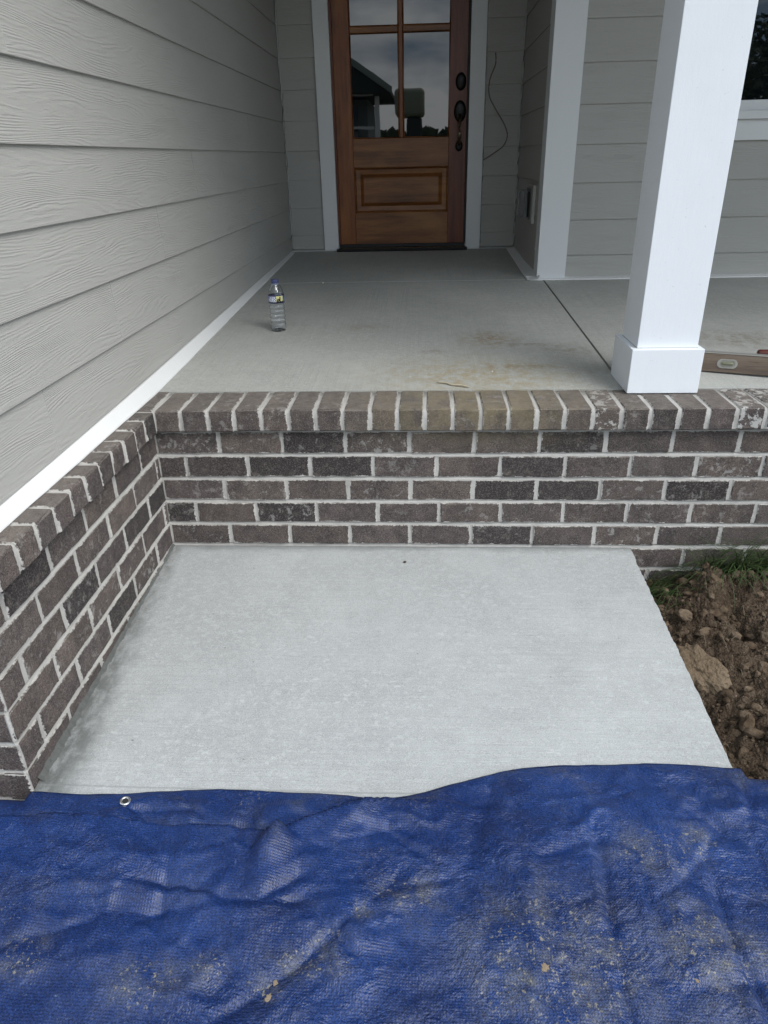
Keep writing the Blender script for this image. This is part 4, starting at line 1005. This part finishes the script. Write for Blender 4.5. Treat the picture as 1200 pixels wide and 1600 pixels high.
# hem rolls down at the edge
hem = np.clip(1-(ye[None, :]-Yt)/.012, 0, 1); tgt = np.where((X > -.003) & (X < 1.56), -.513+SL*ye[None, :]+.003, -.60)
near_ = np.clip(1-(ye[None, :]-Yt)/.05, 0, 1)**2
Zt = Zt*(1-near_*.85) + (tgt+.004)*near_*.85
Zt = np.where(hem > .5, np.minimum(Zt, tgt+.006), Zt)
Yd = Yt + .012*np.exp(-((lineA-Yt-.010)/.010)**2)*fadeA*(.6+.4*np.sin(X*9)) + .014*np.exp(-((lineB-Yt-.010)/.010)**2)*np.clip((X-.52)/.03, 0, 1)*np.clip((.86-X)/.10, 0, 1)
tme = grid_mesh('sheet', X, Yd, Zt)
tp_e = thing('tarp', 'crumpled dusty blue plastic tarp spread over the ground in front of slab', 'tarp', (.8, -1.4, -.57))
to = link('sheet', tme, MAT['tarp'], tp_e); to.location = -Vector(tp_e.location)
sm = to.modifiers.new('thick', 'SOLIDIFY'); sm.thickness = .0012; sm.offset = -1
_d0 = 0
def tarp_h(x, y):
    j = int(np.argmin(np.abs(xs-x))); i = int(round((ye[j]-y)/1.35*249)); return float(Zt[min(max(i, 0), 249), j])
gr = plain('zinc_ring', (.55, .55, .54), .3, .9)
bm = lathe_bm([(.0062, .0), (.0066, .0016), (.0085, .0026), (.0105, .0020), (.0115, .0004)], 28)
go = link('grommet', bm_mesh('grommet', bm, True), gr, tp_e); go.location = Vector((.224, -1.050, tarp_h(.224, -1.050)+.0020)) - Vector(tp_e.location); go.rotation_euler = (.05, .12, 0)
bm = lathe_bm([(.0063, .0006), (.0001, .0005)], 20); ho = link('grommet_hole', bm_mesh('grommet_hole', bm), MAT['rubber'], tp_e); ho.location = go.location; ho.rotation_euler = go.rotation_euler
# dried mud flakes resting on the tarp
flake_m = plain('dried_mud', (.22, .17, .115), .9, bs=200, bd=.002)
for (x, y, s_, lab) in ((1.062, -1.377, .0085, 'largest tan flake of dried mud on the tarp, bottom centre right'), (1.306, -1.383, .0065, 'narrow tan mud flake on the right part of the tarp'),
                        (.614, -1.404, .0060, 'tan mud flake on the tarp in the diagonal crease'), (.608, -1.429, .0070, 'tan mud flake at the lower end of the diagonal tarp crease')):
    fr_ = random.Random(int(x*1000)); bm = bmesh.new(); ri = []
    for rr_, hh in ((1.0, -.0008), (.94, .0006), (.6, .0011)):
        fr2 = random.Random(int(x*1000)); ri.append([bm.verts.new((s_*rr_*fr2.uniform(.45, 1.15)*math.cos(k*.449)*(.6 if x > 1.3 else 1), s_*rr_*fr2.uniform(.6, 1.2)*math.sin(k*.449), hh+fr_.uniform(-.0002, .0002))) for k in range(14)])
    for q, s2 in zip(ri, ri[1:]):
        for k in range(14): bm.faces.new((q[k], q[(k+1) % 14], s2[(k+1) % 14], s2[k]))
    bm.faces.new(ri[-1])
    tag(link('mud_flake', bm_mesh('mud_flake', bm), flake_m, None, (x, y, tarp_h(x, y)+.0014), (0, 0, x*5)), lab, 'mud flake', 'flakes of dried mud on the tarp')
# wet sand between tarp and slab
rock('rock', 'small tan clump of earth between slab edge and tarp', 'rock', (.772, -1.028, -.578), (.030, .010, .012), (0, 0, .1), 33, rock_m, 3)
# crumbs on the porch and the slab
for (x, y, s_, lab) in ((1.10, .36, .003, 'white crumb on the porch floor beside the column foot'), (.30, 1.98, .005, 'white crumb on the porch floor at the cross joint')):
    bm = clod_bm(int(x*99), 1, .5)
    for v in bm.verts: v.co *= s_
    tag(link('crumb', bm_mesh('crumb', bm), plain('chalk', (.7, .68, .62), .9), None, (x, y, floor_z(y)+s_*.6)), lab, 'crumb')
rock('rock', 'tiny brown pebble on the concrete slab below the brick wall', 'rock', (.80, -.10, slab_z(0, -.10)+.003), (.006, .005, .004), (0, 0, 0), 41, MAT['soil'], 2)

# ================================================================ ACROSS THE STREET (seen in the panes)
nb = thing('house', 'dark gabled house with a porch across the lot, mirrored in the door glass', 'house', (-4, -22, -.7))
pp = Par(nb)
hs_m = plain('far_siding', (.16, .18, .18), .8, bs=3); hd = plain('dark_cart_paint', (.03, .035, .035), .8, bs=3); rf = plain('far_shaded_roof', (.028, .036, .034), .9, bs=3); rk_m = plain('far_rake_board', (.20, .24, .22), .8, bs=3)
prism('rake_board', [(-4.6, 5.74), (-4.6, 5.50), (-.22, 2.62), (-.22, 2.84)], 'y', -19.79, -19.72, rk_m)
box('wall', (-9, -1.2, -26, -21.5, -.7, 2.6), hs_m, bev=0)
prism('roof', [(-9.4, 2.75), (-4.6, 5.72), (-.28, 2.82), (-.28, 2.68), (-9.4, 2.65)], 'y', -26.5, -19.8, rf)  # near-black colour stands in for the shade inside the gable
box('porch_post', (-.85, -.70, -20.4, -20.2, -.7, 2.61), MAT['trim'], bev=0); box('porch_post', (-4.2, -4.05, -20.4, -20.2, -.7, 2.61), MAT['trim'], bev=0)
box('gable_board', (-8.8, -.9, -20.1, -20.0, 2.62, 2.67), MAT['trim'], bev=0)
box('porch_rail', (-4.0, -.9, -20.35, -20.3, 1.6, 1.68), MAT['trim'], bev=0)
box('window', (-2.6, -1.6, -21.49, -21.45, 1.2, 2.3), MAT['glass'], bev=0)
pp.close()
tk = thing('water_tank', 'tan rounded tank on a dark cart across the lot, mirrored in the door glass', 'tank', (.4, -15.5, -.7))
pp = Par(tk)
bm = box_bm(.02, .88, -16.2, -15.1, 1.72, 2.44, bev=.12, seg=4); link('tank', bm_mesh('tank', bm, True), plain('tan_plastic', (.22, .24, .18), .6))
box('cart', (.36, .80, -16.1, -15.2, .3, 1.71), hd, bev=.05)  # the cart's own dark colour
for x in (-.18, .86): link('wheel', bm_mesh('wheel', tube_bm([(x-.1, -15.6, -.25), (x+.1, -15.6, -.25)], .45, 20)), MAT['rubber'])
pp.close()
def tree(x, y, h, r, seed, lab):
    t = thing('tree', lab, 'tree', (x, y, -.7), group='trees across the lot'); rt = random.Random(seed)
    link('trunk', bm_mesh('trunk', tube_bm([(0, 0, 0), (.1, 0, h*.3), (0, .1, h*.6), (.1, 0, h*.9)], [.22, .17, .1, .04], 8), True), plain('bark', (.06, .05, .04), .9), t)
    V, Fc = [], []; cen = [(Vector((rt.gauss(0, r*.5), rt.gauss(0, r*.5), h*.62+rt.gauss(0, h*.15))), rt.uniform(.3, .55)*r) for _ in range(14)]
    for i in range(5200):
        c_, q = rt.choice(cen); d = Vector((rt.gauss(0, 1), rt.gauss(0, 1), rt.gauss(0, 1))).normalized(); p = c_ + d*q*rt.random()**.4; s = rt.uniform(.07, .15)
        a = Vector((rt.gauss(0, 1), rt.gauss(0, 1), rt.gauss(0, 1))).normalized()*s; b = a.cross(Vector((rt.gauss(0, 1), rt.gauss(0, 1), rt.gauss(0, 1)))).normalized()*s*.7; k = len(V)
        V += [tuple(p-a), tuple(p+b), tuple(p+a), tuple(p-b)]; Fc.append((k, k+1, k+2, k+3))
    link('crown', mesh_from('crown', V, Fc), leaf_m, t)
leaf_m = plain('far_leaves', (.035, .055, .022), .7, bs=2, var=.4)
tree(12.6, -22, 6.2, 2.6, 1, 'leafy tree across the lot, leftmost mirrored in the right window'); tree(16.5, -23, 7.2, 3.0, 2, 'taller leafy tree across the lot at the far right')
V, Fc = [], []; rt = random.Random(4)
for i in range(9000):
    p = Vector((rt.uniform(-45, 45), -58+rt.gauss(0, 1.2), -.7 + 2.7*rt.random()**.8*(1+.25*math.sin(i*.37)))); s = rt.uniform(.3, .6)
    a = Vector((rt.gauss(0, 1), rt.gauss(0, .4), rt.gauss(0, 1))).normalized()*s; b = a.cross(Vector((0, 1, 0))).normalized()*s*.7; k = len(V)
    V += [tuple(p-a), tuple(p+b), tuple(p+a), tuple(p-b)]; Fc.append((k, k+1, k+2, k+3))
link('hedge_row', mesh_from('hedge_row', V, Fc), leaf_m, kind='stuff')
pl_t = thing('power_line', 'black power line strung between two wooden poles across the lot', 'power line', (0, -20, -.7))
pp = Par(pl_t)
link('wire', bm_mesh('wire', tube_bm([(x, -20, 5.7+.0009*x*x) for x in range(-30, 31, 3)], .018, 6), True), MAT['black'])
for x in (-30, 30): link('pole', bm_mesh('pole', tube_bm([(x, -20, -.7), (x, -20, 7.4)], [.16, .11], 10)), plain('pole_wood', (.10, .08, .06), .9))
pp.close()
